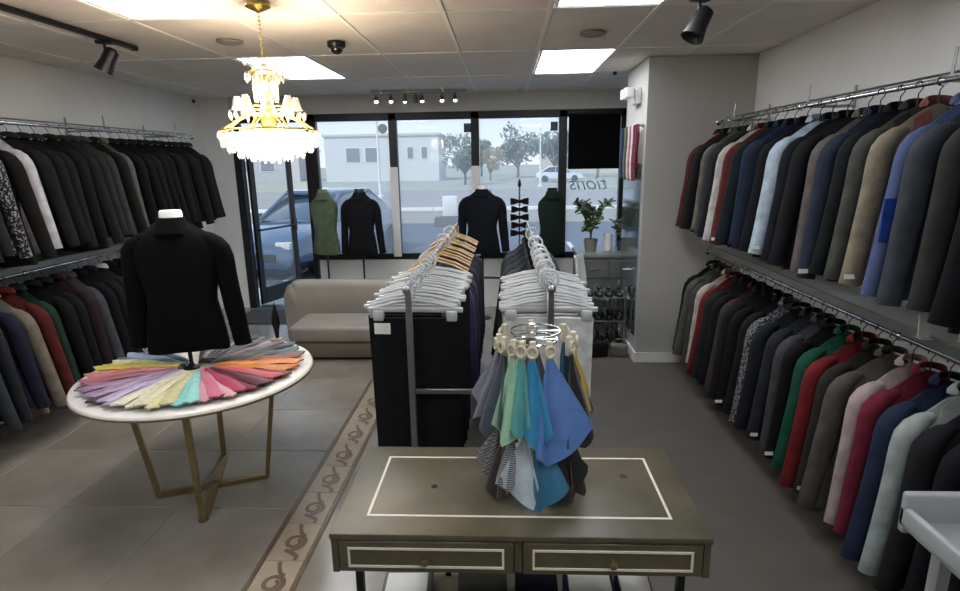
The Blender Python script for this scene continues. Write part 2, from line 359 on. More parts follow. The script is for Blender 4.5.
def jacket_meshes(tagname, seed, hem=-.9, depth=.05, sleeve_out=.03, sleeve_r=.052, full=False, sleeve_len=.66, wall_out=.03):
    rnd = random.Random(seed); pt, half = jbody(hem, depth, seed=seed, wst=.185 if not full else .158, hw=.25 if not full else .205)
    out = {}
    m = MB()
    n, k = 14, 14
    vs_ = []
    for j in range(k+1):
        for i in range(n+1): vs_.append(pt(-1+2*i/n, j/k, -1))
        for i in range(n-1, 0, -1): vs_.append(pt(-1+2*i/n, j/k, 1))
    N = 2*n
    m.add(vs_, [(j*N+i, j*N+(i+1) % N, (j+1)*N+(i+1) % N, (j+1)*N+i) for j in range(k) for i in range(N)] + [tuple(range(N))[::-1], tuple(k*N+i for i in range(N))])
    out['body'] = m.mesh(tagname+'_body', angle=60)
    for sd, nm in ((-1, 'sleeve_a'), (1, 'sleeve_b')):
        pts, rs = [], []
        bend = rnd.uniform(.0, .03); ph = rnd.uniform(0, 6); so = sleeve_out if sd < 0 else wall_out
        top_ = [(SH_X-.085, SH_Z+.040, .020), (SH_X-.045, SH_Z+.018, .036), (SH_X-.012, SH_Z-.012, .046), (SH_X+.008, SH_Z-.045, .050)]
        for q in range(4 if not full else 4):
            a_, b_, c_ = top_[q]; pts.append((sd*a_, -.006, b_)); rs.append((sleeve_r*c_/.052, sleeve_r*c_/.052*.9))
        for q in range(1, 13):
            u = q/12
            x = sd*(SH_X+.010 + so*(.35*u+.65*u**1.25)); z = SH_Z-.045-(sleeve_len-.045)*u
            y = -.008 - bend*math.sin(u*PI*.9) - .03*u*u
            wv = 1+.05*math.sin(u*13+ph)+.03*math.sin(u*29+ph*2)
            pts.append((x, y, z)); rs.append((sleeve_r*.88*(1-.26*u)*wv, sleeve_r*(1-.18*u)*(1.04-.5*(wv-1))))
        out[nm] = MB().tube(pts, rs, 12).mesh(tagname+'_'+nm, angle=70)
    # lapels lie on the front surface, collar wraps the neck
    lap = MB()
    for sd in (-1, 1):
        def fn(u, v, sd=sd):
            t = .985 - .42*v; wdt = (.045+.05*math.sin(PI*min(1, v*1.15+.12)))*(1-v)**.55
            x = sd*((.032*(1-v)) + wdt*u + .004)
            s = math.asin(max(-1, min(1, x/half(t))))/(PI/2)
            p = pt(s, t, -1); return (p[0], p[1]-.006, p[2])
        lap.grid(fn, 3, 8)
    out['lapels'] = lap.mesh(tagname+'_lapels', angle=50, thick=.004)
    col = MB()
    pts = [(.062*math.cos(a), .012+.034*math.sin(a)-.016, NECK_Z-.012 + .014*math.sin(a)) for a in [PI*(-.18+1.36*q/12) for q in range(13)]]
    col.tube(pts, [(.008*min(1, .3+.35*min(q, 12-q)), .026*min(1, .35+.3*min(q, 12-q))) for q in range(13)], 8)
    out['collar'] = col.mesh(tagname+'_collar', angle=60)
    pk = MB()
    for sd in (-1, 1):
        x0 = sd*.075
        def fp(u, v, sd=sd):
            x = sd*(.06+.12*u); t = .30-.05*v; s = math.asin(max(-1, min(1, x/half(t))))/(PI/2); p = pt(s, t, -1); return (p[0], p[1]-.005, p[2])
        pk.grid(fp, 3, 1)
    out['pocket_flaps'] = pk.mesh(tagname+'_pockets', angle=50, thick=.003)
    bt_ = MB()
    for t in (.5, .38):
        p = pt(0, t, -1); bt_.lathe([(.009, 0), (.009, .004)], 8).v
        bt_.v[-16:] = [(p[0]+a, p[1]-.004-c, p[2]+b) for a, b, c in bt_.v[-16:]]
    out['buttons'] = bt_.mesh(tagname+'_buttons')
    return out
def hanger_mesh(name, w=.19, drop=.095, r=.006, bar=False, clips=False, wood=False):
    m = MB()
    arc = [(.018*math.cos(a), 0, -.02+.022*math.sin(a)) for a in [PI*(1.0-1.25*q/10) for q in range(11)]]
    m.tube([(-.018, 0, -.03)]+arc+[(0, 0, -.052), (0, 0, -.075)], .0028, 5)
    if wood:
        m.tube([(-w, .0, -drop-.07), (-w*.55, 0, -drop-.02), (0, 0, -drop+.015), (w*.55, 0, -drop-.02), (w, 0, -drop-.07)], [(.018, .009)]*5, 8)
    else:
        m.tube([(-w, 0, -drop-.14), (-w*.5, 0, -drop-.075), (0, 0, -drop-.02), (w*.5, 0, -drop-.075), (w, 0, -drop-.14)], r, 6).tube([(0, 0, -.07), (0, 0, -drop-.02)], .004, 5)
    if bar: m.tube([(-w, 0, -drop-.055), (w, 0, -drop-.055)], r*.8, 6)
    return m.mesh(name, angle=60)
JV = [jacket_meshes('jacket%d' % k, 11+k, hem=[-.93, -.96, -.90, -.94][k], depth=[.046, .05, .044, .052][k], sleeve_out=[.085, .10, .065, .095][k]) for k in range(4)]
HG = hanger_mesh('coat_hanger', .15, .095, .007)
M_hang = mat('black_hanger', (28, 28, 30), .4, var=.1)
M_lining = mat('label_white', (235, 235, 230), .6, var=.03)
def jacket(name, label, cat, m, loc, rz=0.0, var=0, group=None, lap=None, sleeve=None, hang=None, tagcard=False, shirt=None, vtag=None):
    t = thing(name, label, cat, loc, rz, group); V = JV[(var*7+var//3) % 4]; t.scale = (random.uniform(.94, 1.05), random.uniform(.82, .98), random.uniform(.965, 1.03))
    for part, nm in (('body', 'body'), ('sleeve_a', 'sleeve'), ('sleeve_b', 'sleeve'), ('lapels', 'lapels'), ('collar', 'collar'), ('pocket_flaps', 'pocket_flaps')):
        link(nm, V[part], (lap if lap and part in ('lapels', 'collar') else sleeve if sleeve and part[:6] == 'sleeve' else m), t)
    link('buttons', V['buttons'], M_blackp, t)
    link('hanger', HG, hang or M_hang, t)
    if tagcard:
        sx = tagcard
        MB().box(-.024, .024, -.001, .001, -.022, .0).build('price_tag', M_lining, t, smooth=False, loc=(sx*.315, -.075, -.855))
    return t

BL = (22, 22, 25)
def rail_set(rows, xr, zr, facing, where, grp):
    """rows: (y, colour or material, words, extra dict)"""
    for i, row in enumerate(rows):
        y, colr, words = row[:3]; ex = dict(row[3]) if len(row) > 3 else {}
        m = colr if not isinstance(colr, tuple) else cloth(dull(colr))
        same = ex.pop('same', None)
        lb = words + ' ' + where
        jacket('suit_jacket', lb, 'jacket', m, (xr+random.uniform(-.012, .012), y, zr+.012), facing + random.uniform(-.045, .045), i, grp, **ex)
sp_ = dict(tagcard=-1)
W_seq = pattern('sequin_silver', 'sequin', (28, 27, 30), (150, 148, 150), 70)
W_speck = pattern('speckle_black', 'speckle', (24, 25, 30), (120, 122, 128), 90)
W_check = pattern('check_blue', 'check', (58, 70, 108), (82, 92, 124), 220)
W_dots = pattern('dotted_black', 'sequin', (20, 20, 24), (150, 152, 156), 42)

# --- rails along the column wall
RX = 1.84
UR = [(5.10, (112, 40, 40), 'maroon blazer hanging at the end'), (4.96, (40, 40, 40), 'charcoal jacket next to the maroon blazer'), (4.81, (128, 124, 112), 'light taupe jacket with rounded shoulder'),
      (4.67, (84, 84, 82), 'mid grey jacket'), (4.53, (34, 40, 54), 'dark navy jacket behind the brick red blazer'), (4.40, (206, 200, 194), 'thin white jacket by the brick red blazer'), (4.26, (128, 50, 44), 'brick red blazer', sp_),
      (4.12, (40, 52, 62), 'dark teal jacket'), (3.98, (38, 62, 98), 'bright navy blue blazer'), (3.85, (30, 40, 66), 'deep navy blazer'), (3.71, (24, 26, 36), 'near-black navy jacket behind the pale blue one'),
      (3.56, (176, 196, 214), 'pale ice blue jacket', sp_), (3.42, (28, 30, 42), 'midnight jacket before the pale blue one'), (3.28, (34, 34, 40), 'black-grey jacket'), (3.13, (116, 104, 100), 'warm taupe grey jacket'),
      (3.00, (48, 60, 84), 'denim blue blazer', sp_), (2.87, (26, 28, 34), 'black jacket next to the denim blue blazer'), (2.74, (88, 90, 84), 'grey-green jacket with dark lapels', dict(lap=cloth((40, 38, 38)))),
      (2.61, (152, 140, 116), 'beige linen jacket', dict(tagcard=-1, lap=cloth((112, 70, 62)))), (2.47, W_check, 'blue finely checked jacket with a royal blue patch'), (2.34, (76, 82, 92), 'slate grey jacket next to the checked blue one'),
      (2.20, (66, 68, 64), 'dark olive grey jacket'), (2.06, (20, 22, 26), 'black jacket by the dark olive grey one'), (1.92, (150, 136, 118), 'tan jacket near the grey cart')]
rail_set(UR, RX, 2.205, 0, 'on the upper rail beside the column', 'jackets on the upper rail beside the column')
LR = [(5.08, (24, 24, 26), 'black short jacket at the end'), (4.95, (104, 104, 98), 'pale grey jacket beside the black end jacket'), (4.82, (84, 86, 82), 'soft grey jacket'), (4.69, (196, 184, 174), 'cream jacket pressed against the scarlet one'), (4.56, (140, 40, 42), 'scarlet jacket by the cream one'),
      (4.43, (44, 46, 48), 'charcoal jacket'), (4.31, (34, 34, 36), 'soft black jacket'), (4.18, (88, 36, 42), 'wine jacket with charcoal sleeves', dict(sleeve=cloth((58, 48, 50)))), (4.05, (38, 38, 40), 'plain dark grey jacket'), (3.92, (26, 26, 28), 'black blazer', sp_),
      (3.79, (30, 32, 34), 'black wool blazer'), (3.66, W_speck, 'black and white speckled jacket'), (3.53, (36, 40, 48), 'ink blue-grey jacket'), (3.40, (50, 54, 62), 'steel blue-grey jacket', sp_), (3.27, (82, 84, 88), 'cool grey jacket with pale shoulder'), (3.15, (20, 20, 22), 'black jacket behind the green one', sp_),
      (3.02, (24, 104, 76), 'bright green blazer'), (2.90, (156, 34, 40), 'bright red blazer'), (2.78, (60, 56, 48), 'dark olive brown jacket', sp_), (2.66, (104, 98, 90), 'taupe tweed jacket'), (2.54, (190, 164, 166), 'pale pink jacket'), (2.43, (150, 34, 62), 'crimson pink jacket'),
      (2.32, (44, 58, 92), 'royal blue jacket'), (2.21, (168, 178, 176), 'pale mint grey jacket'), (2.10, (40, 40, 46), 'charcoal blazer in front of the mint grey one'), (1.98, (28, 28, 40), 'dark midnight blazer'), (1.85, (66, 68, 74), 'lead grey blazer behind the cart'), (1.72, (26, 26, 30), 'black blazer behind the cart'), (1.60, (34, 34, 60), 'indigo blazer behind the cart')]
rail_set(LR, RX, 1.08, 0, 'on the lower rail beside the column', 'jackets on the lower rail beside the column')
# --- rails behind the tie table
LX = -3.5
UL = [(3.22, (36, 38, 44), 'dark slate jacket at the far end'), (3.36, (30, 32, 44), 'navy-black jacket beside the slate one'), (3.50, (54, 54, 62), 'dull grey-violet jacket'), (3.64, W_seq, 'black jacket with silver sequin pattern'), (3.77, (40, 36, 32), 'very dark brown jacket'), (3.90, (214, 212, 218), 'shiny white dinner jacket with dark front', dict(lap=cloth((36, 34, 44)))),
      (4.03, (44, 42, 52), 'plum charcoal jacket'), (4.15, (36, 36, 40), 'charcoal jacket after the plum one'), (4.27, (46, 46, 48), 'graphite jacket'), (4.39, (34, 34, 36), 'soft black jacket'), (4.51, (48, 50, 50), 'dark ash grey jacket'), (4.63, (62, 66, 64), 'greenish grey jacket'),
      (4.75, (78, 82, 80), 'mid grey-green jacket'), (4.87, (40, 40, 38), 'dark grey jacket between two paler ones'), (4.99, (118, 118, 112), 'light stone grey jacket')]
UL += [(5.11+.125*k, [(30, 30, 32), (26, 27, 34), (34, 34, 36), (24, 25, 30), (28, 29, 38), (38, 38, 42), (24, 24, 26), (36, 32, 36), (52, 34, 40), (34, 34, 34), (44, 42, 42)][k],
       ['plain black jacket near the window end']*10 + ['faded black jacket hanging last']) for k in range(11)]
UL = [(r[0], r[1], r[2] if isinstance(r[2], str) else r[2][UL.index(r)-15]) + tuple(r[3:]) for r in UL]
rail_set(UL, LX, 2.225, PI, 'on the upper rail behind the tie table', 'jackets on the upper rail behind the tie table')
LLs = [(3.10, (32, 34, 38), 'black-blue jacket hanging at the end'), (3.24, (72, 78, 84), 'dusty blue-grey jacket'), (3.37, (54, 60, 66), 'dull slate jacket'), (3.50, (48, 46, 78), 'indigo jacket'), (3.62, (146, 132, 118), 'beige jacket'), (3.74, (124, 42, 36), 'rust red jacket'), (3.86, (44, 78, 62), 'bottle green jacket'),
       (3.98, (30, 30, 32), 'black jacket after the bottle green one'), (4.10, (34, 36, 34), 'greenish black jacket'), (4.22, (70, 46, 50), 'dull maroon jacket'), (4.34, (92, 92, 104), 'lavender grey jacket'), (4.46, (30, 30, 34), 'black jacket after the lavender grey one'), (4.58, (40, 42, 48), 'dark blue-grey jacket'), (4.70, (52, 56, 66), 'navy jacket with a white shoulder edge', dict(lap=cloth((190, 190, 192)))),
       (4.83, (28, 28, 30), 'jet black jacket behind the dressed mannequin'), (4.96, (28, 28, 30), 'jet black jacket behind the dressed mannequin'), (5.09, (28, 28, 30), 'jet black jacket behind the dressed mannequin')]
rail_set(LLs, LX, 1.17, PI, 'on the lower rail behind the tie table', 'jackets on the lower rail behind the tie table')
# the royal blue patch on the checked jacket
for o in list(C.objects):
    if str(o.get('label', '')).startswith('blue finely checked'):
        MB().rbox(-.045, .045, -.006, .004, -.09, .09, .004, 1).build('sleeve_patch', cloth((34, 62, 140)), o, loc=(-.285, -.068, -.58))

def wall_rail(name, label, x, z, y0, y1, xw, shelf, extra):
    t = thing(name, label, 'clothes rail', (x, y0, z)); L = y1-y0; s = 1 if xw > x else -1; d = abs(xw-x)
    MB().tube([(0, 0, 0), (0, L, 0)], .0125, 10).build('rail', M_chrome, t)
    for q in (0, L): MB().lathe([(.014, -.012), (.026, -.006), (.026, .006), (.014, .012)], 14).xf(Matrix.Translation((0, q, 0)) @ Matrix.Rotation(PI/2, 4, 'X')).build('end_cap', M_chrome, t)
    k = max(3, int(L/1.1)+1)
    for i in range(k):
        q = .25 + (L-.5)*i/(k-1)
        b = MB().tube([(0, q, 0), (s*(d-.005), q, 0)], .009, 8).tube([(s*(d-.012), q, -.1), (s*(d-.012), q, .12)], .008, 6).build('bracket', M_steel, t)
        if not shelf: MB().tube([(s*.03, q, .0), (s*.035, q, .13)], .006, 6).build('bracket_hook', M_steel, b)
        MB().lathe([(.022, -.01), (.024, 0), (.022, .01)], 12).xf(Matrix.Translation((0, q, 0)) @ Matrix.Rotation(PI/2, 4, 'X')).build('clamp', M_chrome, b)
    # second bar behind the rail
    MB().tube([(s*.06, 0, .035), (s*.06, L, .035)], .006, 6).build('back_bar', M_steel, t)
    if shelf:
        MB().rbox(s*.018 if s > 0 else -d+.02, d-.02 if s > 0 else -.018, 0, L, .034, .052, .004, 1).build('shelf', mat('shelf_pale', (176, 182, 182), .35, var=.04), t)
        MB().rbox(-.008, .008, 0, L, .012, .06, .003, 1).xf(Matrix.Translation((-s*.0, 0, .0))).build('front_strip', mat('strip_grey', (138, 140, 138), .3, .6, var=.05), t)
    return t
wall_rail('clothes_rail', 'chrome upper clothes rail fixed to the wall beside the column', RX, 2.205, 1.2, 5.2, XR, False, 0)
wall_rail('clothes_rail', 'chrome lower clothes rail with a shelf strip beside the column', RX, 1.08, 1.2, 5.22, XR, True, 0)
wall_rail('clothes_rail', 'chrome upper clothes rail on the wall behind the tie table', LX, 2.225, 2.6, 6.46, XL, False, 0)
wall_rail('clothes_rail', 'chrome lower clothes rail with a pale shelf behind the tie table', LX, 1.17, 2.6, 6.3, XL, True, 0)
# small cards on the shelf ledges
def card(x, y, z, w, h, label, m, cat='sign card', rz=0.0, name='price_card'):
    t = thing(name, label, cat, (x, y, z), rz)
    MB().rbox(-w/2, w/2, -.004, .004, 0, h, .002, 1).xf(Matrix.Rotation(-.15, 4, 'X')).build('card', m, t)
    MB().box(-w/2, w/2, -.02, .03, 0, .004).build('foot', M_clear, t, smooth=False)
    return t
card(1.79, 2.42, 1.135, .05, .10, 'small white price card standing on the lower shelf strip beside the column', M_lining)
card(1.83, 2.16, 1.135, .12, .12, 'larger white sign card on the lower shelf strip by the tan jacket', M_lining)
for yy, rz in ((4.62, .2), (4.72, -.3)):
    card(LX+.03, yy, 1.225, .09, .14, 'pink printed card on the pale shelf behind the tie table, ' + ('turned towards the sofa' if rz < 0 else 'turned towards the wall'), mat('pink_card', (190, 70, 84), .5, rgb2=(224, 150, 156), scale=26), 'sign card', rz)

# ------------------------------------------------------------------ dressed torso forms
FULL = jacket_meshes('form_jacket', 3, hem=-.89, depth=.105, sleeve_out=.045, sleeve_r=.053, full=True, sleeve_len=.62, wall_out=.045)
VEST = jacket_meshes('vest_form', 5, hem=-.87, depth=.09, full=True)
def form(label, m, loc, rz, zneck, sleeves=True, base_z=0.0, pole=True, neck=M_white, name='dressed_mannequin', scale=1.0, base_r=.10):
    """zneck: world height of the collar; facing local -Y"""
    t = thing(name, label, 'mannequin', (loc[0], loc[1], base_z), rz)
    zo = zneck - base_z + .10
    src = FULL if sleeves else VEST
    for part, nm in (('body', 'jacket_body'), ('sleeve_a', 'sleeve'), ('sleeve_b', 'sleeve'), ('lapels', 'lapels'), ('collar', 'collar')):
        if not sleeves and part.startswith('sleeve'): continue
        o = link(nm, src[part], m, t, (0, 0, zo+.03)); o.scale = (scale, 1, 1)
        if part == 'collar': bpy.data.objects.remove(o)
    MB().lathe([(.104, -.172), (.092, -.142), (.080, -.112), (.073, -.088), (.066, -.086), (.066, -.11)], 28, cap=False).xf(Matrix.Diagonal((1, .8, 1, 1))).build('collar', m, t, loc=(0, .004, zo))
    MB().lathe([(.062, -.13), (.060, -.058), (.053, -.048), (.005, -.046)], 20).xf(Matrix.Diagonal((1, .85, 1, 1))).build('neck_cap', neck, t, loc=(0, .004, zo))
    hz = zo-.84
    MB().tube([(0, 0, .012), (0, 0, hz+.2)], .012, 10).build('pole', M_black, t)
    MB().lathe([(base_r, 0), (base_r, .008), (base_r*.4, .016), (.015, .03)], 28).build('base', M_black, t)
    return t
M_jet = mat('jet_wool', (9, 9, 10), .9, var=.15, scale=14, bump=.25, bscale=260, spec=.12)
form('black jacket seen from behind on a torso form standing on the round tie table', M_jet, (-1.845, 3.09), PI+.10, 1.62, base_z=.752, scale=1.14, base_r=.045)
form('sage green waistcoat on a slim torso form before the shop window', cloth((78, 92, 74)), (-2.22, 6.95), PI, 1.56, sleeves=False, neck=cloth((96, 108, 90)), scale=.82)
form('black jacket on a torso form before the shop window beside the white board', cloth((17, 17, 20)), (-1.77, 6.95), PI, 1.56, neck=M_blackp, scale=.92)
form('midnight navy jacket with pale neck cap on a torso form behind the rack', cloth((16, 19, 26)), (-.28, 6.9), PI-.12, 1.58, scale=1.08)
form('dark bottle green jacket on a torso form beside the potted plants', cloth((22, 34, 28)), (.56, 6.95), PI+.3, 1.54, neck=cloth((22, 34, 28)), sleeves=False, scale=.85)
# bow tie display stand between the two jackets
t = thing('bow_tie_stand', 'slim stand holding black bow ties between the navy and green jacket forms', 'display stand', (.17, 6.95, 0))
MB().lathe([(.12, 0), (.12, .01), (.02, .02)], 24).build('base', M_black, t); MB().tube([(0, 0, .015), (0, 0, 1.62)], .011, 10).build('pole', M_steel, t)
MB().lathe([(.008, 0), (.022, .03), (.018, .07), (.006, .1)], 12).build('finial', M_black, t, loc=(0, 0, 1.60))
for k in range(5):
    z = 1.06+.095*k; w = .10 if k % 2 else .11
    m = MB()
    for sd in (-1, 1): m.prism([(0, -.012), (sd*w*.55, -.035), (sd*w, -.04), (sd*w, .04), (sd*w*.55, .035), (0, .012)], -.012, .012)
    m.v = [(a, c-.03, b) for a, b, c in m.v]; m.rbox(-.018, .018, -.05, -.01, -.018, .018, .004, 1)
    m.build('bow_tie', cloth((14, 14, 16)), t, loc=(0, 0, z))

# ------------------------------------------------------------------ round table with ties
TC = (-1.78, 3.05); TR = .635; TZ = .75
t = thing('round_table', 'round white marble table on crossed brass flat-bar legs', 'table', (TC[0], TC[1], 0))
MB().lathe([(.30, TZ-.036), (TR-.02, TZ-.034), (TR-.004, TZ-.026), (TR, TZ-.016), (TR-.004, TZ-.005), (TR-.012, TZ), (.3, TZ), (.001, TZ)], 72).build('table_top', M_marble, t)
MB().lathe([(TR+.001, TZ-.026), (TR+.003, TZ-.022), (TR+.003, TZ-.018), (TR+.001, TZ-.014)], 72, cap=False).build('rim', M_gold, t)
def bar(p, q, w, th, side):
    p, q = Vector(p), Vector(q); d = (q-p).normalized(); s = Vector(side); s = (s-d*s.dot(d)).normalized(); n = d.cross(s)
    vs_ = [c + s*a*w/2 + n*b*th/2 for c in (p, q) for a, b in ((-1, -1), (1, -1), (1, 1), (-1, 1))]
    return MB().add(vs_, [(3, 2, 1, 0), (4, 5, 6, 7)]+[(i, (i+1) % 4, 4+(i+1) % 4, 4+i) for i in range(4)])
for a, rf, rt in ((math.atan2(-.352, .113), .365, .43), (math.atan2(.116, .277), .30, .40)):
    dx, dy = math.cos(a), math.sin(a); sd = (-dy, dx, 0)
    for s in (-1, 1): bar((s*dx*rf, s*dy*rf, 0), (s*dx*rt, s*dy*rt, TZ-.035), .032, .026, sd).build('leg', M_gold, t, smooth=False)
    bar((-dx*rf, -dy*rf, .0125), (dx*rf, dy*rf, .0125), .05, .025, sd).build('floor_bar', M_gold, t, smooth=False)
# ties laid like rays: angle from the aisle side, colour
TIES = [('steel blue', (92, 108, 142)), ('denim blue', (78, 104, 150)), ('pale sky blue', (150, 172, 200)), ('slate blue', (74, 88, 120)), ('cream yellow', (214, 208, 150)), ('lime yellow', (200, 192, 78)), ('lemon yellow', (214, 190, 84)), ('apricot orange', (208, 142, 92)), ('salmon pink', (204, 124, 118)),
        ('rose pink', (190, 104, 118)), ('dusty rose', (164, 92, 108)), ('dark plum', (70, 44, 58)), ('mauve', (150, 112, 140)), ('lilac', (178, 146, 178)), ('dusty lilac', (160, 132, 164)), ('aubergine', (74, 48, 76)), ('lavender', (182, 166, 200)), ('pale violet', (168, 156, 190)), ('ivory', (220, 212, 192)), ('cream', (226, 218, 194)),
        ('pale cream', (218, 212, 178)), ('butter cream', (222, 214, 162)), ('pale olive cream', (204, 198, 150)), ('aqua', (128, 206, 206)), ('pale turquoise', (150, 214, 210)), ('blush pink', (216, 150, 164)), ('candy pink', (206, 110, 138)), ('pale rose', (222, 168, 176)), ('raspberry', (176, 52, 92)),
        ('crimson', (158, 32, 60)), ('burgundy', (118, 28, 48)), ('wine red', (132, 34, 56)), ('coral pink', (204, 92, 104)), ('cherry red', (164, 40, 52)), ('amber orange', (206, 124, 40)), ('bright orange', (214, 112, 34)), ('tangerine', (220, 132, 52)), ('burnt orange', (186, 92, 42)), ('rust', (150, 78, 50)),
        ('copper brown', (142, 88, 60)), ('slate teal', (70, 90, 94)), ('sea grey', (104, 126, 126)), ('dark slate', (52, 60, 66)), ('grey teal', (92, 110, 112)), ('dusky mauve', (128, 100, 110)), ('pale pink grey', (190, 168, 166)), ('charcoal violet', (56, 48, 62)), ('grey lilac', (140, 128, 142)), ('black', (30, 28, 32)), ('silver grey', (156, 154, 152)), ('dark navy', (38, 42, 62)), ('moss', (92, 96, 66)), ('stone grey', (128, 126, 118)), ('dark brown', (62, 48, 42))]
def tie_mesh(k):
    rnd = random.Random(k); L = [.42, .395, .41][k]; m = MB(); n = 12
    w0 = [.034, .038, .036][k]
    def w(u): return .010 + (w0-.010)*u
    def fn(u, v):
        x = .108 + (L+.027)*v; ww = w(v)
        if v > .86: ww *= 1-.0*(v-.86)
        tip = .042*(1-abs(2*u-1)) if v >= .999 else 0
        z = .010 + .010*math.sin(PI*u)**.6 + .004*math.sin(v*9+k*2) + .006*math.sin(v*PI)
        return (x+tip, (2*u-1)*ww, z)
    m.grid(fn, 6, n)
    return m.mesh('tie%d' % k, angle=60, thick=.008)
TM = [tie_mesh(k) for k in range(3)]
n = len(TIES); A0 = math.radians(148)
for k, (nm, c) in enumerate(TIES):
    a = A0 + 2*PI*k/n*(330/360.)
    c = dull(c, .06) if sum(c) < 300 else tuple(int(v*.88) for v in c)
    m = mat('silk_%d_%d_%d' % c, c, .42, var=.12, scale=40, sheen=.3)
    o = link('necktie', TM[k % 3], m, None, (TC[0], TC[1], TZ + (.001 if k % 2 else .0125)), (0, 0, a))
    tag(o, nm + ' silk necktie folded in the fan of ties on the round table', 'necktie', 'neckties fanned out on the round table')
# small black finial stand at the table edge
t = thing('tie_stand', 'small black pointed stand on a pale block at the back of the tie table', 'stand', (-1.50, 3.52, TZ))
MB().rbox(-.035, .035, -.03, .03, 0, .05, .006, 2).build('block', mat('pale_block', (150, 142, 124), .5, var=.1), t)
MB().lathe([(.012, .05), (.016, .10), (.028, .15), (.022, .2), (.008, .26), (.002, .29)], 12).build('finial', M_black, t)

# ------------------------------------------------------------------ desk with drawers
M_wood = mat('grey_oak', (88, 81, 63), .42, rgb2=(72, 67, 52), scale=7, bump=.12, bscale=60, detail=8)
M_inlay = mat('cream_inlay', (214, 208, 190), .45, var=.03)
DX0, DX1, DY0, DY1, DZ = -.572, .642, 1.58, 2.16, .75
t = thing('console_desk', 'low grey-oak desk with cream inlay lines and two drawers', 'desk', ((DX0+DX1)/2, DY0, 0))
W2 = (DX1-DX0)/2; D = DY1-DY0
MB().rbox(-W2, W2, 0, D, DZ-.022, DZ, .004, 2).build('desk_top', M_wood, t)
a, b, c, d = -W2+.10, W2-.10, .098, D-.085
MB().box(a, b, c, c+.009, DZ-.001, DZ+.0012).box(a, b, d-.009, d, DZ-.001, DZ+.0012).box(a, a+.009, c+.009, d-.009, DZ-.001, DZ+.0012).box(b-.009, b, c+.009, d-.009, DZ-.001, DZ+.0012).build('inlay_line', M_inlay, t, smooth=False)
MB().box(-W2+.004, -W2+.025, .006, D-.004, DZ-.145, DZ-.022).box(W2-.025, W2-.004, .006, D-.004, DZ-.145, DZ-.022).box(-W2+.025, W2-.025, D-.022, D-.004, DZ-.145, DZ-.022).box(-W2+.025, W2-.025, .03, D-.02, DZ-.145, DZ-.138).box(-.012, .012, .01, D-.02, DZ-.138, DZ-.022).build('apron', M_wood, t, smooth=False)
for s in (-1, 1):
    x0, x1 = (-W2+.028, -.015) if s < 0 else (.015, W2-.028)
    dr = MB().rbox(x0, x1, .002, .022, DZ-.140, DZ-.026, .003, 1).build('drawer', M_wood, t)
    p0, p1, z0, z1 = x0+.03, x1-.03, DZ-.120, DZ-.048
    MB().box(p0, p1, -.002, .002, z0, z0+.007).box(p0, p1, -.002, .002, z1-.007, z1).box(p0, p0+.007, -.002, .002, z0+.007, z1-.007).box(p1-.007, p1, -.002, .002, z0+.007, z1-.007).build('inlay_line', M_inlay, dr, smooth=False)
    MB().lathe([(.006, 0), (.006, .014), (.012, .02), (.013, .028), (.006, .032)], 14).xf(Matrix.Translation(((x0+x1)/2, .002, DZ-.084)) @ Matrix.Rotation(PI/2, 4, 'X')).build('knob', M_gold, dr)
for sx in (-1, 1):
    for yy in (.03, D-.03):
        MB().rbox(sx*(W2-.085)-.0125, sx*(W2-.085)+.0125, yy-.0125, yy+.0125, .003 if sx > 0 else 0, DZ-.145, .002, 1).build('leg', M_black, t)
MB().rbox(-.0125-.29, .0125-.29, D-.0425, D-.0175, .0, DZ-.145, .002, 1).build('leg', M_black, t)
MB().rbox(-W2+.06, W2-.06, .04, D-.03, .14, .16, .003, 1).build('lower_shelf', M_wood, t)
for px, py, r_ in ((-.30, .28, .012), (.40, .36, .014)):
    MB().lathe([(r_, 0), (r_, .0012)], 14).build('cable_hole', M_black, t, loc=(px, py, DZ))
# boxed and folded shirts on the lower shelf
SH = [(-.44, .20, (112, 112, 112), 'grey boxed shirt with a white band', .07, True), (-.13, .20, (64, 66, 60), 'olive grey folded shirt', .08, False), (.08, .17, (24, 26, 44), 'navy folded shirt in plastic', .1, False), (.29, .20, (38, 44, 78), 'royal navy boxed shirt with white edge', .09, True), (.47, .14, (28, 30, 34), 'black folded shirt under white paper', .08, True)]
for k, (x_, w_, c_, lb, h_, wh) in enumerate(SH):
    s = thing('folded_shirt', lb + ' on the shelf under the desk', 'shirt', ((DX0+DX1)/2 + x_, DY0+.30, .161), random.uniform(-.06, .06), 'folded shirts under the desk')
    MB().rbox(-w_/2, w_/2, -.2, .2, 0, h_, .015, 3).build('folded_body', cloth(c_), s)
    MB().tube([(w_*.22*math.cos(q), -.13+.05*math.sin(q), h_+.006) for q in [2*PI*i/14 for i in range(14)]], .012, 6, close=True).build('collar', cloth(c_), s)
    if wh: MB().rbox(-w_*.42, w_*.42, .02, .16, h_-.002, h_+.008, .003, 1).build('paper_band', M_lining, s)

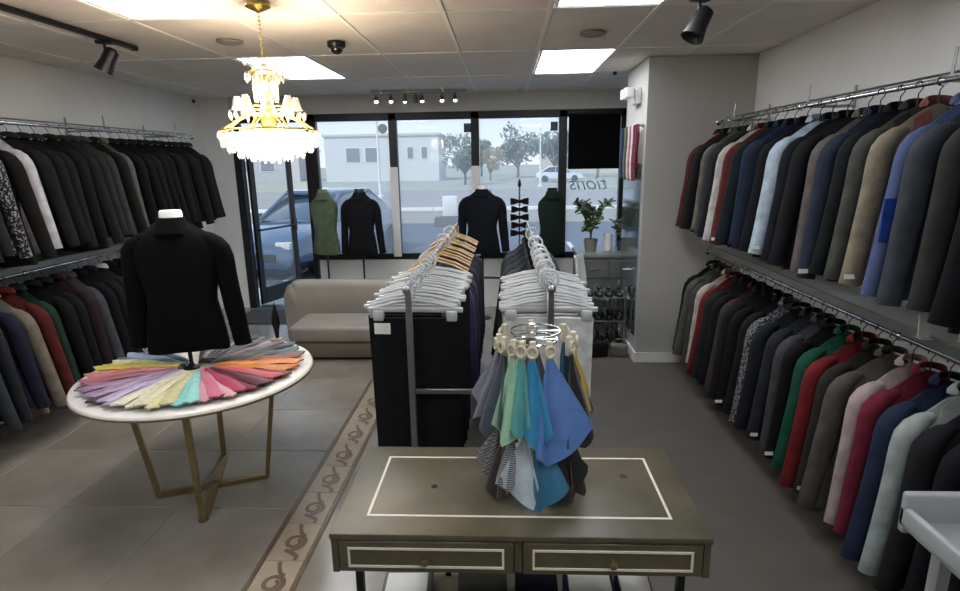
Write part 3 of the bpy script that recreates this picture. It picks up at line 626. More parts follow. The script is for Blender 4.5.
# ------------------------------------------------------------------ handkerchief stand on the desk
HC = (.10, 1.88)
t = thing('handkerchief_stand', 'two-tier wire ring stand for handkerchiefs on the desk', 'display stand', (HC[0], HC[1], DZ+.0015))
MB().lathe([(.10, 0), (.10, .006), (.02, .012), (.01, .02)], 28).build('base', M_chrome, t)
MB().tube([(0, 0, .012), (0, 0, .60)], .007, 8).build('pole', M_chrome, t)
for z, R in ((.585, .085), (.555, .075), (.285, .11)):
    MB().tube([(R*math.cos(2*PI*i/32), R*math.sin(2*PI*i/32), z) for i in range(32)], .0035, 6, close=True).build('ring', M_chrome, t)
    for q in range(4): MB().tube([(0, 0, z), (R*math.cos(q*PI/2), R*math.sin(q*PI/2), z)], .003, 5).build('spoke', M_chrome, t)
M_clip = mat('pale_wood_clip', (196, 188, 166), .5, var=.08)
clipm = MB().rbox(-.010, .010, -.010, .010, -.055, .012, .003, 1)
clipm.tube([(.016*math.cos(2*PI*i/14), -.013, -.022+.018*math.sin(2*PI*i/14)) for i in range(14)], .0055, 6, close=True)
clipm = clipm.mesh('clip')
def kerchief(nm, m, ang, R, ztop, corners, fold=.016, seed=0):
    """hung from a clip; corners (tangent, down) walk round the folded square from the apex"""
    rnd = random.Random(seed)
    s = thing('handkerchief', nm, 'handkerchief', (HC[0]+R*math.sin(ang), HC[1]-R*math.cos(ang), DZ+.0015+ztop), ang, 'handkerchiefs clipped to the ring stand')
    (lx, lz), (bx, bz), (rx, rz) = [(a*1.3, b*1.08) for a, b in corners]; ph = rnd.uniform(0, 6)
    def fn(u, v):
        # u across (left edge .. right edge), v down; the lower border runs left corner -> bottom -> right corner
        ex, ez = (lx+(bx-lx)*u*2, lz+(bz-lz)*u*2) if u < .5 else (bx+(rx-bx)*(u*2-1), bz+(rz-bz)*(u*2-1))
        x = ex*v + (u-.5)*.022*(1-v); z = -.05 - ez*v
        y = -.012 - .045*v*math.sin(PI*.5*min(1, v*1.3)) + fold*v*math.sin(u*PI*3.2+ph) + .02*v*(2*u-1)**2
        return (x, y, z)
    MB().grid(fn, 14, 12).build('cloth', m, s, angle=60, thick=.003)
    link('clip', clipm, M_clip, s, (0, -.004, .0))
    return s
UPK = [('grey lavender handkerchief', (124, 128, 142), -1.25, [(-.15, .20), (-.09, .27), (-.03, .22)]), ('dark slate handkerchief', (66, 76, 86), -.95, [(-.08, .2), (-.03, .27), (.03, .22)]), ('mint green handkerchief', (148, 192, 162), -.62, [(-.05, .22), (.0, .27), (.045, .23)]), ('teal green handkerchief', (84, 152, 148), -.38, [(-.03, .19), (.01, .24), (.035, .19)]),
       ('cyan blue handkerchief', (44, 128, 170), -.12, [(-.035, .20), (.02, .28), (.055, .22)]), ('large cornflower blue handkerchief', (84, 118, 176), .30, [(-.045, .29), (-.015, .33), (.12, .23)]), ('black handkerchief with brown sheen', (30, 27, 28), .98, [(-.07, .27), (.02, .31), (.12, .23)]), ('mustard yellow handkerchief', (184, 158, 62), 1.42, [(-.02, .20), (.07, .24), (.12, .17)]),
       ('deep teal handkerchief', (30, 96, 128), 2.2, [(-.06, .22), (0, .30), (.06, .22)]), ('grey silk handkerchief', (110, 112, 120), 3.2, [(-.06, .22), (0, .3), (.06, .22)]), ('brown satin handkerchief', (80, 60, 46), -2.2, [(-.06, .22), (0, .3), (.06, .22)])]
for k, (nm, c, ang, cs) in enumerate(UPK):
    kerchief(nm + ' clipped to the top ring of the handkerchief stand', mat('satin_%d_%d_%d' % c, c, .5, var=.08, scale=30, sheen=.2), ang, .125, .575, cs, seed=k)
W_hound = pattern('houndstooth', 'check', (40, 40, 44), (150, 150, 152), 160); W_str = pattern('stripe_bw', 'stripe', (34, 34, 40), (170, 172, 176), 55)
LOK = [('black and white houndstooth handkerchief', W_hound, -1.3, [(-.10, .12), (-.06, .19), (-.01, .17)]), ('dark brown handkerchief', (48, 40, 38), -.95, [(-.05, .17), (.0, .22), (.04, .19)]), ('black striped handkerchief', W_str, -.66, [(-.03, .14), (.01, .18), (.03, .13)]), ('pale grey handkerchief', (168, 180, 186), -.30, [(-.075, .15), (.035, .20), (.045, .13)]),
       ('petrol blue handkerchief', (48, 106, 134), .12, [(-.045, .19), (-.01, .22), (.07, .15)]), ('black handkerchief with white mark', (24, 22, 24), .62, [(-.045, .18), (.02, .21), (.075, .11)]), ('dark chocolate handkerchief', (44, 34, 30), 1.05, [(-.05, .16), (.0, .21), (.06, .15)]), ('lilac patterned handkerchief', (128, 124, 150), 2.4, [(-.06, .15), (-.01, .22), (.05, .16)]), ('navy handkerchief', (40, 46, 76), -2.4, [(-.06, .15), (0, .22), (.05, .16)])]
for k, (nm, c, ang, cs) in enumerate(LOK):
    m = c if not isinstance(c, tuple) else mat('satin_%d_%d_%d' % c, c, .5, var=.08, scale=30, sheen=.2)
    s = kerchief(nm + ' clipped to the lower ring of the handkerchief stand', m, ang, .125, .29, cs, .012, 40+k)

# ------------------------------------------------------------------ double rack in the middle
RZ = 1.33; RA, RB_, RY0, RY1 = -.46, .21, 2.60, 5.42
t = thing('garment_rack', 'long double-rail metal garment rack with crossbars in the middle of the shop', 'garment rack', ((RA+RB_)/2, RY0, 0))
h = (RB_-RA)/2
for y in (0, RY1-RY0):
    for s in (-1, 1):
        MB().rbox(s*h-.016, s*h+.016, y-.010, y+.010, .06, RZ-.012, .003, 1).build('post', M_steel, t)
        f = MB().rbox(s*h-.02, s*h+.02, y-.22, y+.22, .03, .06, .004, 1).build('foot', M_steel, t)
        for q in (-.2, .2): MB().sphere((s*h, y+q, .020), (.016, .016, .0165)).build('caster', M_blackp, f)
    MB().rbox(-h+.016, h-.016, y-.008, y+.008, .80, .825, .003, 1).build('cross_bar', M_steel, t)
for s in (-1, 1):
    MB().tube([(s*h, -.04, RZ), (s*h, RY1-RY0+.04, RZ)], .0125, 10).build('rail', M_chrome, t)
    MB().sphere((s*h, -.045, RZ), .02).build('end_ball', M_steel, t)
# trousers on clear clip hangers
def trouser_mesh(k, w=.215, L=.93, d=.022):
    rnd = random.Random(60+k); ph = rnd.uniform(0, 6)
    def half(t): return w*(1-.06*t)
    m = MB(); n, kk = 16, 8; vs_ = []
    for j in range(kk+1):
        tt = j/kk
        for i in range(n+1):
            s = -1+2*i/n; vs_.append((half(tt)*s, -d*(1-abs(s)**3*.9)*(.75+.25*math.sin(tt*3))*(1-(.75 if tt > .25 else .2)*math.exp(-(s/.16)**2)) - .004*math.sin(s*9+ph), -.165-L*tt))
        for i in range(n-1, 0, -1):
            s = -1+2*i/n; vs_.append((half(tt)*s, d*(1-abs(s)**3*.9)*(.75+.25*math.sin(tt*3))*(1-(.75 if tt > .25 else .2)*math.exp(-(s/.16)**2)) - .004*math.sin(s*9+ph), -.165-L*tt))
    N = 2*n
    m.add(vs_, [(j*N+i, j*N+(i+1) % N, (j+1)*N+(i+1) % N, (j+1)*N+i) for j in range(kk) for i in range(N)]+[tuple(range(N))[::-1], tuple(kk*N+i for i in range(N))])
    return m.mesh('trousers%d' % k, angle=50)
TRS = [trouser_mesh(k) for k in range(2)]
def clip_hanger():
    m = MB()
    arc = [(.018*math.cos(a), 0, .000+.018*math.sin(a)) for a in [PI*(1.1-1.4*q/10) for q in range(11)]]
    m.tube(arc+[(0, 0, -.03), (0, 0, -.10)], .0045, 6)
    m.rbox(-.235, .235, -.010, .010, -.135, -.110, .006, 2)
    m.tube([(-.225, 0, -.12), (-.10, 0, -.088), (0, 0, -.075), (.10, 0, -.088), (.225, 0, -.12)], .008, 6)
    for s in (-1, 1): m.rbox(s*.18-.026, s*.18+.026, -.018, .018, -.178, -.125, .005, 1)
    return m.mesh('clip_hanger', angle=50)
CH = clip_hanger()
WH = hanger_mesh('wooden_hanger', .205, .10, wood=True)
M_whang = mat('clear_hanger', (200, 202, 202), .25, var=.03, trans=.15, coat=.4)
M_woodh = mat('blond_wood', (186, 158, 112), .45, rgb2=(168, 138, 92), scale=20)
BK = [(18, 19, 21), (22, 23, 27), (26, 26, 28), (30, 32, 38), (20, 24, 32), (36, 36, 38)]
y = RY0+.07; k = 0
while y < 3.62:
    c = BK[k % 6]
    s = thing('trousers', 'black trousers on a clear clip hanger hanging on the rack rail beside the sofa' if k else 'black trousers hanging foremost at the post end of the rack rail beside the sofa', 'trousers', (RA+random.uniform(-.02, .02), y, RZ), random.uniform(-.07, .07), 'trousers on the sofa side of the rack')
    link('legs', TRS[k % 2], cloth(c), s); link('hanger', CH, M_whang, s)
    if k == 0: MB().rbox(-.2, -.12, -.028, -.024, -.24, -.185, .001, 1).build('size_label', M_lining, s)
    y += random.uniform(.052, .075); k += 1
# jackets on blond wooden hangers at the far end of that rail
for k in range(13):
    yy = 3.74+k*.128; c = [(58, 52, 78), (70, 72, 84), (46, 44, 66), (40, 42, 52), (84, 78, 98), (50, 50, 58), (34, 34, 40), (60, 60, 76), (44, 44, 50), (52, 46, 44), (38, 46, 52), (30, 32, 46), (64, 60, 58)][k]
    nm = ['grey violet', 'cool grey', 'dark violet', 'ink', 'pale violet', 'slate', 'black', 'blue-grey', 'graphite', 'brown-grey', 'petrol grey', 'midnight', 'stone brown'][k]
    s = thing('suit_jacket', nm + ' jacket on a blond wooden hanger at the window end of the rack', 'jacket', (RA, yy, RZ), random.uniform(-.04, .04), 'jackets on blond wooden hangers')
    for part, n2 in (('body', 'body'), ('sleeve_a', 'sleeve'), ('sleeve_b', 'sleeve'), ('lapels', 'lapels')):
        o = link(n2, JV[k % 4][part], cloth(c), s, (0, 0, -.05)); o.scale = (.92, 1, 1)
    link('hanger', WH, M_woodh, s, (0, 0, .016 + random.uniform(-.01, .01)))
# other rail: white garments on clear hangers, then grey shirts
y = RY0+.07; k = 0
while y < 3.5:
    c = [(214, 214, 212), (190, 192, 194), (120, 124, 130), (206, 206, 206), (150, 154, 160)][k % 5]
    nm = ['white', 'pale grey', 'mid grey', 'off-white', 'silver grey'][k % 5]
    lb = nm + ' trousers on a clear hanger on the rack rail behind the handkerchief stand'
    s = thing('trousers', lb if k else 'white trousers hanging foremost behind the handkerchief stand', 'trousers', (RB_+random.uniform(-.02, .02), y, RZ), random.uniform(-.07, .07), 'trousers behind the handkerchief stand')
    link('legs', TRS[k % 2], cloth(c), s); link('hanger', CH, M_whang, s)
    y += random.uniform(.056, .078); k += 1
for k in range(12):
    yy = 3.66+k*.135; c = [(62, 68, 72), (46, 50, 54), (54, 58, 62), (40, 44, 48), (66, 72, 78), (50, 54, 58)][k % 6]
    s = thing('dress_shirt', 'dark grey shirt hanging on the rack rail nearer the column', 'shirt', (RB_, yy, RZ), random.uniform(-.04, .04), 'dark grey shirts on the rack')
    for part, n2 in (('body', 'body'), ('sleeve_a', 'sleeve'), ('sleeve_b', 'sleeve'), ('collar', 'collar')):
        o = link(n2, JV[k % 4][part], cloth(c), s, (0, 0, -.01)); o.scale = (.92, 1, 1)
    link('hanger', HG, M_whang, s)
DM = MB().tube([(.048*math.cos(2*PI*i/28), 0, .012+.048*math.sin(2*PI*i/28)) for i in range(28)], .0075, 6, close=True).tube([(.020*math.cos(2*PI*i/20), 0, .012*0+.0+.020*math.sin(2*PI*i/20)) for i in range(20)], .006, 6, close=True).mesh('size_ring')
for k, yy in enumerate((2.735, 3.0, 3.2, 3.4, 3.585, 4.0, 4.54)):
    tag(link('size_divider', DM, M_clear, None, (RB_, yy, RZ)), 'round clear plastic size divider on the rack rail behind the handkerchief stand', 'size divider', 'clear round size dividers')
for k, yy in enumerate((3.3, 4.19, 4.70)):
    tag(link('size_divider', DM, M_clear, None, (RA, yy, RZ)), 'round clear plastic size divider on the rack rail beside the sofa', 'size divider', 'clear size dividers beside the sofa')

# ------------------------------------------------------------------ sofa
SX0, SX1, SY = -2.16, -.78, 5.28
t = thing('loveseat', 'tan upholstered loveseat with a curved wraparound back', 'sofa', ((SX0+SX1)/2, SY, 0))
M_sofa = mat('tan_leather', (138, 132, 124), .5, var=.05, scale=6, bump=.15, bscale=80)
M_sofab = mat('tan_leather_base', (106, 96, 86), .55, var=.05, scale=6)
w = (SX1-SX0)/2
MB().rbox(-w+.06, w-.06, .03, .62, .03, .19, .02, 2).build('base', M_sofab, t)
MB().rbox(-w+.02, w-.02, 0, .56, .19, .36, .045, 4).build('seat_cushion', M_sofa, t)
def back(u, v):
    a = PI*(u); 
    return None
m = MB(); n = 28; vs_ = []
prof = [(-.06, .10), (-.075, .40), (-.07, .62), (-.045, .68), (.0, .70), (.045, .68), (.07, .62), (.075, .40), (.06, .10)]
path = []
for i in range(n+1):
    a = PI*i/n; ex = .36
    cx, sy_ = math.cos(a), math.sin(a)
    X = -(w+.16)*(abs(cx)**ex)*(1 if cx > 0 else -1); Y = .60 + .09*(abs(sy_)**ex); path.append((X, Y))
for i, (X, Y) in enumerate(path):
    p, q = path[max(0, i-1)], path[min(n, i+1)]; tx, ty = q[0]-p[0], q[1]-p[1]; L = math.hypot(tx, ty) or 1; nx, ny = -ty/L, tx/L
    hgt = .86 + .14*min(1, math.sin(PI*i/n)**.5*1.3)
    for d, z in prof: vs_.append((X+nx*d, Y+ny*d, .06+(z-.06)*hgt if z > .3 else z-.06))
k = len(prof)
m.add(vs_, [(i*k+j, i*k+j+1, (i+1)*k+j+1, (i+1)*k+j) for i in range(n) for j in range(k-1)]+[tuple(range(k)), tuple(n*k+j for j in range(k))[::-1]] + [(i*k, (i+1)*k, (i+1)*k+k-1, i*k+k-1) for i in range(n)])
m.build('backrest', M_sofa, t, angle=50)
for sx in (-1, 1):
    for yy in (.08, .56): MB().lathe([(.018, 0), (.025, .035)], 12).build('leg', M_black, t, loc=(sx*(w-.12), yy, 0))

# ------------------------------------------------------------------ chandelier
CX, CY = -1.335, 3.31
t = thing('chandelier', 'glowing tiered crystal chandelier with brass centre over the tie table', 'chandelier', (CX, CY, 0))
MB().lathe([(.001, 2.757), (.07, 2.757), (.066, 2.74), (.03, 2.722), (.008, 2.712)], 24).build('canopy', mat('bright_brass', (196, 168, 92), .25, .9, var=.08), t)
ch = MB()
for q in range(12):
    z = 2.715-q*.021; a = (q % 2)*PI/2
    ch.tube([(.007*math.cos(b)*math.cos(a), .007*math.cos(b)*math.sin(a), z-.012+.016*math.sin(b)) for b in [2*PI*i/10 for i in range(10)]], .0018, 4, close=True)
ch.build('chain', MATS['bright_brass'], t)
MB().lathe([(.01, 2.46), (.024, 2.44), (.014, 2.40), (.03, 2.36), (.03, 2.20), (.05, 2.17), (.04, 2.12), (.09, 2.10), (.012, 2.03)], 20).build('stem', MATS['bright_brass'], t)
def ringp(r, z): return [(r*math.cos(2*PI*i/40), r*math.sin(2*PI*i/40), z) for i in range(40)]
for r, z in ((.07, 2.41), (.135, 2.22), (.262, 2.095), (.2, 2.03)): MB().tube(ringp(r, z), .005, 6, close=True).build('ring', MATS['bright_brass'], t)
for q in range(8):
    a = q*PI/4
    MB().tube([(r*math.cos(a), r*math.sin(a), z) for r, z in ((.02, 2.16), (.08, 2.19), (.16, 2.16), (.22, 2.12), (.262, 2.095))], .006, 6).build('arm', MATS['bright_brass'], t)
drop = MB().lathe([(.0015, 0), (.007, -.012), (.0105, -.03), (.006, -.044), (.001, -.052)], 6, cap=False).mesh('crystal', smooth=False)
petal = MB().grid(lambda u, v: ((.03+.075*v+.02*math.sin(v*PI)), (u-.5)*.045*math.sin(.4+v*2.4), .07*math.sin(v*PI*.75)), 4, 6).mesh('petal', thick=.002)
for q in range(10): link('glass_petal', petal, M_crystal, t, (0, 0, 2.395), (0, 0, 2*PI*q/10))
for (r, z, nn) in ((.098, 2.405, 12), (.135, 2.215, 16), (.20, 2.20, 16), (.268, 2.09, 34), (.255, 2.05, 30), (.225, 2.02, 26), (.175, 1.99, 20), (.11, 1.975, 12), (.045, 1.965, 6)):
    for q in range(nn): a = 2*PI*(q+.5*(nn % 3))/nn; link('crystal', drop, M_crystal, t, (r*math.cos(a), r*math.sin(a), z))
# the hanging tube cluster: glass rods around the glowing middle
rod = MB().lathe([(.006, 0), (.006, -.13), (.002, -.142)], 6).mesh('glass_rod', smooth=False)
for q in range(18): a = 2*PI*q/18; link('glass_rod', rod, M_crystal, t, (.062*math.cos(a), .062*math.sin(a), 2.39))
bell = MB().lathe([(.012, .07), (.02, .05), (.026, .02), (.034, 0)], 12, cap=False).mesh('bell', thick=.002)
for q in range(8): a = 2*PI*(q+.5)/8; link('glass_bell', bell, M_crystal, t, (.155*math.cos(a), .155*math.sin(a), 2.205))
MB().lathe([(.03, 1.945), (.13, 1.965), (.2, 2.005), (.235, 2.05), (.24, 2.075)], 40, cap=False).build('bowl', mat('frosted_bowl', (255, 250, 236), .5, trans=.5, emit=4.0), t, thick=.003)
MB().lathe([(.001, 1.915), (.016, 1.925), (.016, 1.945), (.03, 1.95)], 16).build('finial', M_crystal, t)
bulb = MB().sphere((0, 0, 0), (.016, .016, .028), 10, 6).mesh('bulb')
for q in range(8): a = 2*PI*q/8; link('bulb', bulb, M_bulb, t, (.15*math.cos(a), .15*math.sin(a), 2.06))
for q in range(4): a = 2*PI*q/4+.4; link('bulb', bulb, M_bulb, t, (.038*math.cos(a), .038*math.sin(a), 2.33))
pl = bpy.data.lights.new('chandelier_lamp', 'POINT'); pl.energy = 44; pl.color = (1, .76, .56); pl.shadow_soft_size = .12
po = bpy.data.objects.new('chandelier_lamp', pl); C.objects.link(po); po.parent = t; po.location = (0, 0, 2.27)

# ------------------------------------------------------------------ ceiling fittings
def disc(name, label, cat, x, y, prof, m, grp=None):
    o = MB().lathe(prof, 28).build(name, m, loc=(x, y, ZC)); return tag(o, label, cat, grp)
sp = [(.001, 0), (.09, 0), (.088, -.012), (.07, -.018), (.001, -.019)]
M_spk = mat('speaker_grille', (150, 142, 134), .7, var=.05, bump=.5, bscale=400)
disc('ceiling_speaker', 'round flat ceiling speaker between the light panels and the chandelier', 'speaker', -1.93, 4.23, sp, M_spk, 'ceiling speakers')
disc('ceiling_speaker', 'round flat ceiling speaker between the two panels above the rack', 'speaker', .61, 4.28, sp, M_spk, 'ceiling speakers')
t = thing('dome_camera', 'black dome security camera on the ceiling', 'camera', (-1.21, 4.36, ZC))
MB().lathe([(.001, 0), (.065, 0), (.064, -.03), (.055, -.04)], 24).build('housing', M_blackp, t); MB().sphere((0, 0, -.04), (.048, .048, .045), 18, 10).build('dome', mat('smoked_dome', (30, 26, 26), .08, coat=1, var=.05), t)
for k, (x_, y_) in enumerate(((-1.49, 7.2), (-.72, 7.0), (.18, 7.0))):
    t = thing('sprinkler_head', ['white sprinkler head above the black jacket form', 'white sprinkler head above the track spotlights', 'white sprinkler head near the panel by the window'][k], 'sprinkler', (x_, y_, ZC), group='sprinkler heads')
    MB().lathe([(.001, 0), (.04, 0), (.038, -.006), (.012, -.01), (.012, -.035), (.001, -.036)], 16).build('escutcheon', M_tbar, t); MB().lathe([(.024, -.05), (.024, -.046), (.001, -.045)], 14).build('deflector', M_steel, t)
    MB().tube([(.01, 0, -.03), (.018, 0, -.04), (.006, 0, -.048)], .003, 5).tube([(-.01, 0, -.03), (-.018, 0, -.04), (-.006, 0, -.048)], .003, 5).build('yoke', M_steel, t)
def spot(name, label, x, y, z, rx, rz, grp=None, glow=False, size=1.0, m=M_black):
    t = thing(name, label, 'spotlight', (x, y, z), rz, grp)
    MB().rbox(-.02*size, .02*size, -.045*size, .045*size, -.02, 0, .004, 1).build('adapter', m, t)
    MB().tube([(0, 0, -.02), (0, 0, -.065*size)], .009*size, 8).build('arm', m, t)
    o = MB().lathe([(.018*size, .085*size), (.038*size, .07*size), (.04*size, -.0*size), (.052*size, -.06*size), (.046*size, -.06*size), (.03*size, -.04*size), (.001, -.04*size)], 20).build('head', m, t, loc=(0, 0, -.115*size)); o.rotation_euler = (rx, 0, 0)
    if glow:
        b = MB().sphere((0, 0, -.05*size), (.034*size, .034*size, .012), 12, 6).build('bulb', M_spot, o)
    return t
t = thing('light_track', 'black ceiling track above the rail behind the tie table', 'light track', (-2.67, 2.2, ZC))
MB().rbox(-.018, .018, 0, 2.1, -.03, 0, .003, 1).build('track', M_black, t); MB().rbox(-.02, .02, 2.08, 2.12, -.034, 0, .003, 1).build('end_cap', M_black, t)
spot('track_spotlight', 'black track spotlight hanging near the end of the ceiling track', -2.67, 3.98, ZC-.03, .5, 1.9, size=1.15)
t = thing('light_track', 'black ceiling track above the aisle beside the column rails', 'light track', (1.03, 1.2, ZC))
MB().rbox(-.018, .018, 0, 2.2, -.03, 0, .003, 1).build('track', M_black, t)
spot('track_spotlight', 'black track spotlight above the aisle by the column rails', 1.03, 3.33, ZC-.03, -.5, -1.2, size=1.2)
t = thing('light_track', 'short dark track of small lit spotlights above the shop window', 'light track', (-1.62, 7.22, ZC))
MB().rbox(0, 1.16, -.015, .015, -.03, 0, .003, 1).build('track', M_steel, t)
for k, (x_, r_) in enumerate(((-1.56, .7), (-1.38, .6), (-1.21, .3), (-1.08, -.5), (-1.0, .5), (-.76, .6), (-.60, .6))):
    spot('track_spotlight', 'small lit spotlight on the short track above the shop window', x_, 7.22, ZC-.03, -r_, .2, 'small lit window spotlights', True, .62, M_steel)
tag(MB().lathe([(.02, 0), (.02, -.02), (.012, -.03), (.001, -.03)], 12).build('wall_sensor', M_blackp, loc=(1.10, 6.1, ZC)), 'tiny black sensor on the ceiling beside the column', 'sensor')
tag(MB().sphere((XL+.02, 7.30, 2.70), .022).build('wall_sensor', M_blackp), 'tiny black sensor high in the corner behind the tie table', 'sensor')
# boxes on the column side
t = thing('emergency_light', 'white twin-head emergency light on the side of the column', 'emergency light', (1.24, 5.60, 2.47))
MB().rbox(-.06, 0, -.10, .10, -.07, .07, .008, 2).build('case', M_white, t)
for s in (-1, 1):
    hd = MB().rbox(-.15, -.07, s*.08-.045, s*.08+.045, -.02, .07, .012, 2).build('lamp_head', M_white, t); MB().rbox(-.154, -.149, s*.08-.03, s*.08+.03, .0, .055, .002, 1).build('lens', M_clear, hd)
# tall mirror panel stands in for bluish daylight on the column side
t = thing('wall_mirror', 'tall mirror panel standing in for bluish daylight on the column flank', 'mirror', (1.232, 5.7, .25))
MB().box(-.004, .004, -.38, .40, 0, 1.62).build('glass', M_mirror, t, smooth=False)
for q in (-.2, .2): MB().rbox(-.012, .006, q-.02, q+.02, -.012, .01, .002, 1).build('clip', M_chrome, t)
# belts and ties hung on a bracket of the column
t = thing('tie_bracket', 'chrome wall bracket for ties on the side of the column', 'bracket', (1.232, 5.62, 2.20))
MB().tube([(.005, -.30, 0), (-.05, -.30, 0), (-.05, .42, 0), (.005, .42, 0)], .007, 8).build('bar', M_chrome, t)
for q in (-.28, .40): MB().lathe([(.02, 0), (.02, .006)], 12).xf(Matrix.Translation((-.002, q, 0)) @ Matrix.Rotation(-PI/2, 4, 'Y')).build('plate', M_chrome, t)
TCOL = [('crimson', (120, 44, 64)), ('plum', (96, 52, 70)), ('white', (200, 196, 192)), ('rose', (150, 96, 110)), ('pale pink', (196, 170, 172)), ('dark grey', (56, 58, 60)), ('moss green', (98, 112, 80)), ('black', (34, 34, 36)), ('blue', (52, 64, 112))]
tiem = MB().grid(lambda u, v: (-.004+.004*math.sin(v*7), (2*u-1)*(.020+.012*v) , -.46*v - (.03*(1-abs(2*u-1)) if v > .99 else 0)), 4, 10).mesh('hung_tie', thick=.008)
tl = MB().grid(lambda u, v: (.010*math.cos(v*PI)*1.4, (2*u-1)*.018, .010*math.sin(v*PI)*1.3), 2, 8).mesh('tie_loop', thick=.004)
for k, (nm, c) in enumerate(TCOL):
    s = thing('necktie', nm + ' necktie hanging from the chrome bracket on the column', 'necktie', (1.182, 5.36+k*.078, 2.20), 0, 'neckties on the column bracket')
    link('front_blade', tiem, cloth(c), s, (-.012, 0, .0)); o = link('tail_blade', tiem, cloth(c), s, (.012, 0, 0)); o.scale = (1, .7, .8); link('loop', tl, cloth(c), s)

# ------------------------------------------------------------------ window corner: ledge, plants, chair, shoe rack
t = thing('display_counter', 'grey counter with drawers under the potted plants by the window', 'counter', (.86, 6.60, .003))
M_cnt = mat('grey_counter', (92, 94, 90), .5, var=.06, scale=6)
MB().rbox(0, .70, 0, .62, 0, .80, .006, 1).build('body', M_cnt, t); MB().rbox(-.02, .72, -.02, .64, .80, .835, .006, 2).build('worktop', mat('counter_top', (116, 118, 112), .35, var=.05), t)
for k in range(2):
    d_ = MB().rbox(.02+.34*k, .34+.34*k, -.015, -.001, .56, .77, .004, 1).build('drawer', M_cnt, t); MB().tube([(.12+.34*k, -.03, .67), (.24+.34*k, -.03, .67)], .006, 6).build('handle', M_chrome, d_)
M_leaf = mat('leaf_green', (62, 82, 56), .5, rgb2=(92, 112, 78), scale=9); M_stem = mat('stem', (74, 68, 48), .7, var=.1)
leafm = MB().grid(lambda u, v: ((2*u-1)*.022*math.sin(PI*min(.98, v*.96+.02)), .085*v, .02*math.sin(v*PI*.8)-.012*(2*u-1)**2), 4, 5).mesh('leaf', thick=.001)
def plant(label, x, y, z, pr, ph_, hgt, nl, spread, potm):
    t = thing('potted_plant', label, 'plant', (x, y, z))
    MB().lathe([(.001, 0), (pr*.75, 0), (pr, ph_), (pr*.93, ph_), (pr*.85, ph_-.03), (.001, ph_-.03)], 22).build('pot', potm, t)
    rnd = random.Random(int(x*100)); st = MB()
    for q in range(6):
        a = 2*PI*q/6+rnd.random(); sp_r = spread*rnd.uniform(.3, .8)
        pts = [(sp_r*u*u*math.cos(a), sp_r*u*u*math.sin(a), ph_-.03+hgt*u*rnd.uniform(.97, 1.03)) for u in (0, .25, .5, .75, 1)]
        st.tube(pts, [.006, .005, .004, .003, .002], 5)
        for i in range(nl//6):
            u = rnd.uniform(.25, 1); p = (sp_r*u*u*math.cos(a), sp_r*u*u*math.sin(a), ph_-.03+hgt*u)
            o = link('leaf', leafm, M_leaf, t, p, (rnd.uniform(-.5, .9), rnd.uniform(-.4, .4), rnd.uniform(0, 6.3))); sc = rnd.uniform(.8, 1.35); o.scale = (sc, sc, sc)
    st.build('stems', M_stem, t)
plant('tall leafy plant in a grey pot on the window counter', 1.02, 6.86, .839, .085, .15, .46, 150, .30, mat('grey_pot', (120, 120, 112), .6, var=.06))
plant('shorter leafy plant in a dark pot beside the white vase', 1.40, 6.9, .839, .07, .12, .26, 72, .2, mat('dark_pot', (70, 72, 68), .6, var=.06))
t = thing('vase', 'plain white straight vase between the two potted plants', 'vase', (1.235, 6.92, .839))
MB().lathe([(.001, 0), (.05, 0), (.055, .06), (.055, .2), (.048, .2), (.046, .03), (.001, .03)], 22).build('body', M_white, t); MB().tube([(.05*math.cos(2*PI*i/22), .05*math.sin(2*PI*i/22), .2) for i in range(22)], .005, 6, close=True).build('rim', M_white, t)
t = thing('side_chair', 'white curved-shell chair beside the shoe shelves', 'chair', (1.0, 6.28, .003), 1.25)
MB().grid(lambda u, v: ((2*u-1)*(.17+.03*math.sin(v*PI)), .17+.06*v+.05*(2*u-1)**2*-1, .45+.42*v), 10, 8).build('backrest', M_white, t, thick=.014)
MB().grid(lambda u, v: ((2*u-1)*.19, -.18+.37*v, .44-.03*math.sin(PI*v)*math.sin(PI*u)), 8, 8).build('seat', M_white, t, thick=.014)
for sx in (-1, 1):
    for sy_ in (-1, 1): MB().tube([(sx*.13, sy_*.12, .43), (sx*.18, sy_*.18, 0)], .012, 8).build('leg', M_steel, t)
t = thing('shoe_rack', 'low metal shelf rack loaded with dark shoes beside the column', 'shoe rack', (.80, 5.62, .003))
RW, RD = .40, .36
for sx in (0, RW):
    for sy_ in (0, RD): MB().rbox(sx-.01, sx+.01, sy_-.01, sy_+.01, 0, .66, .002, 1).build('post', M_steel, t)
for k in range(3):
    z = .06+.24*k; f = MB().rbox(-.012, RW+.012, -.012, RD+.012, z, z+.012, .002, 1).build('shelf', mat('rack_shelf', (88, 88, 84), .5, .3, var=.08), t)
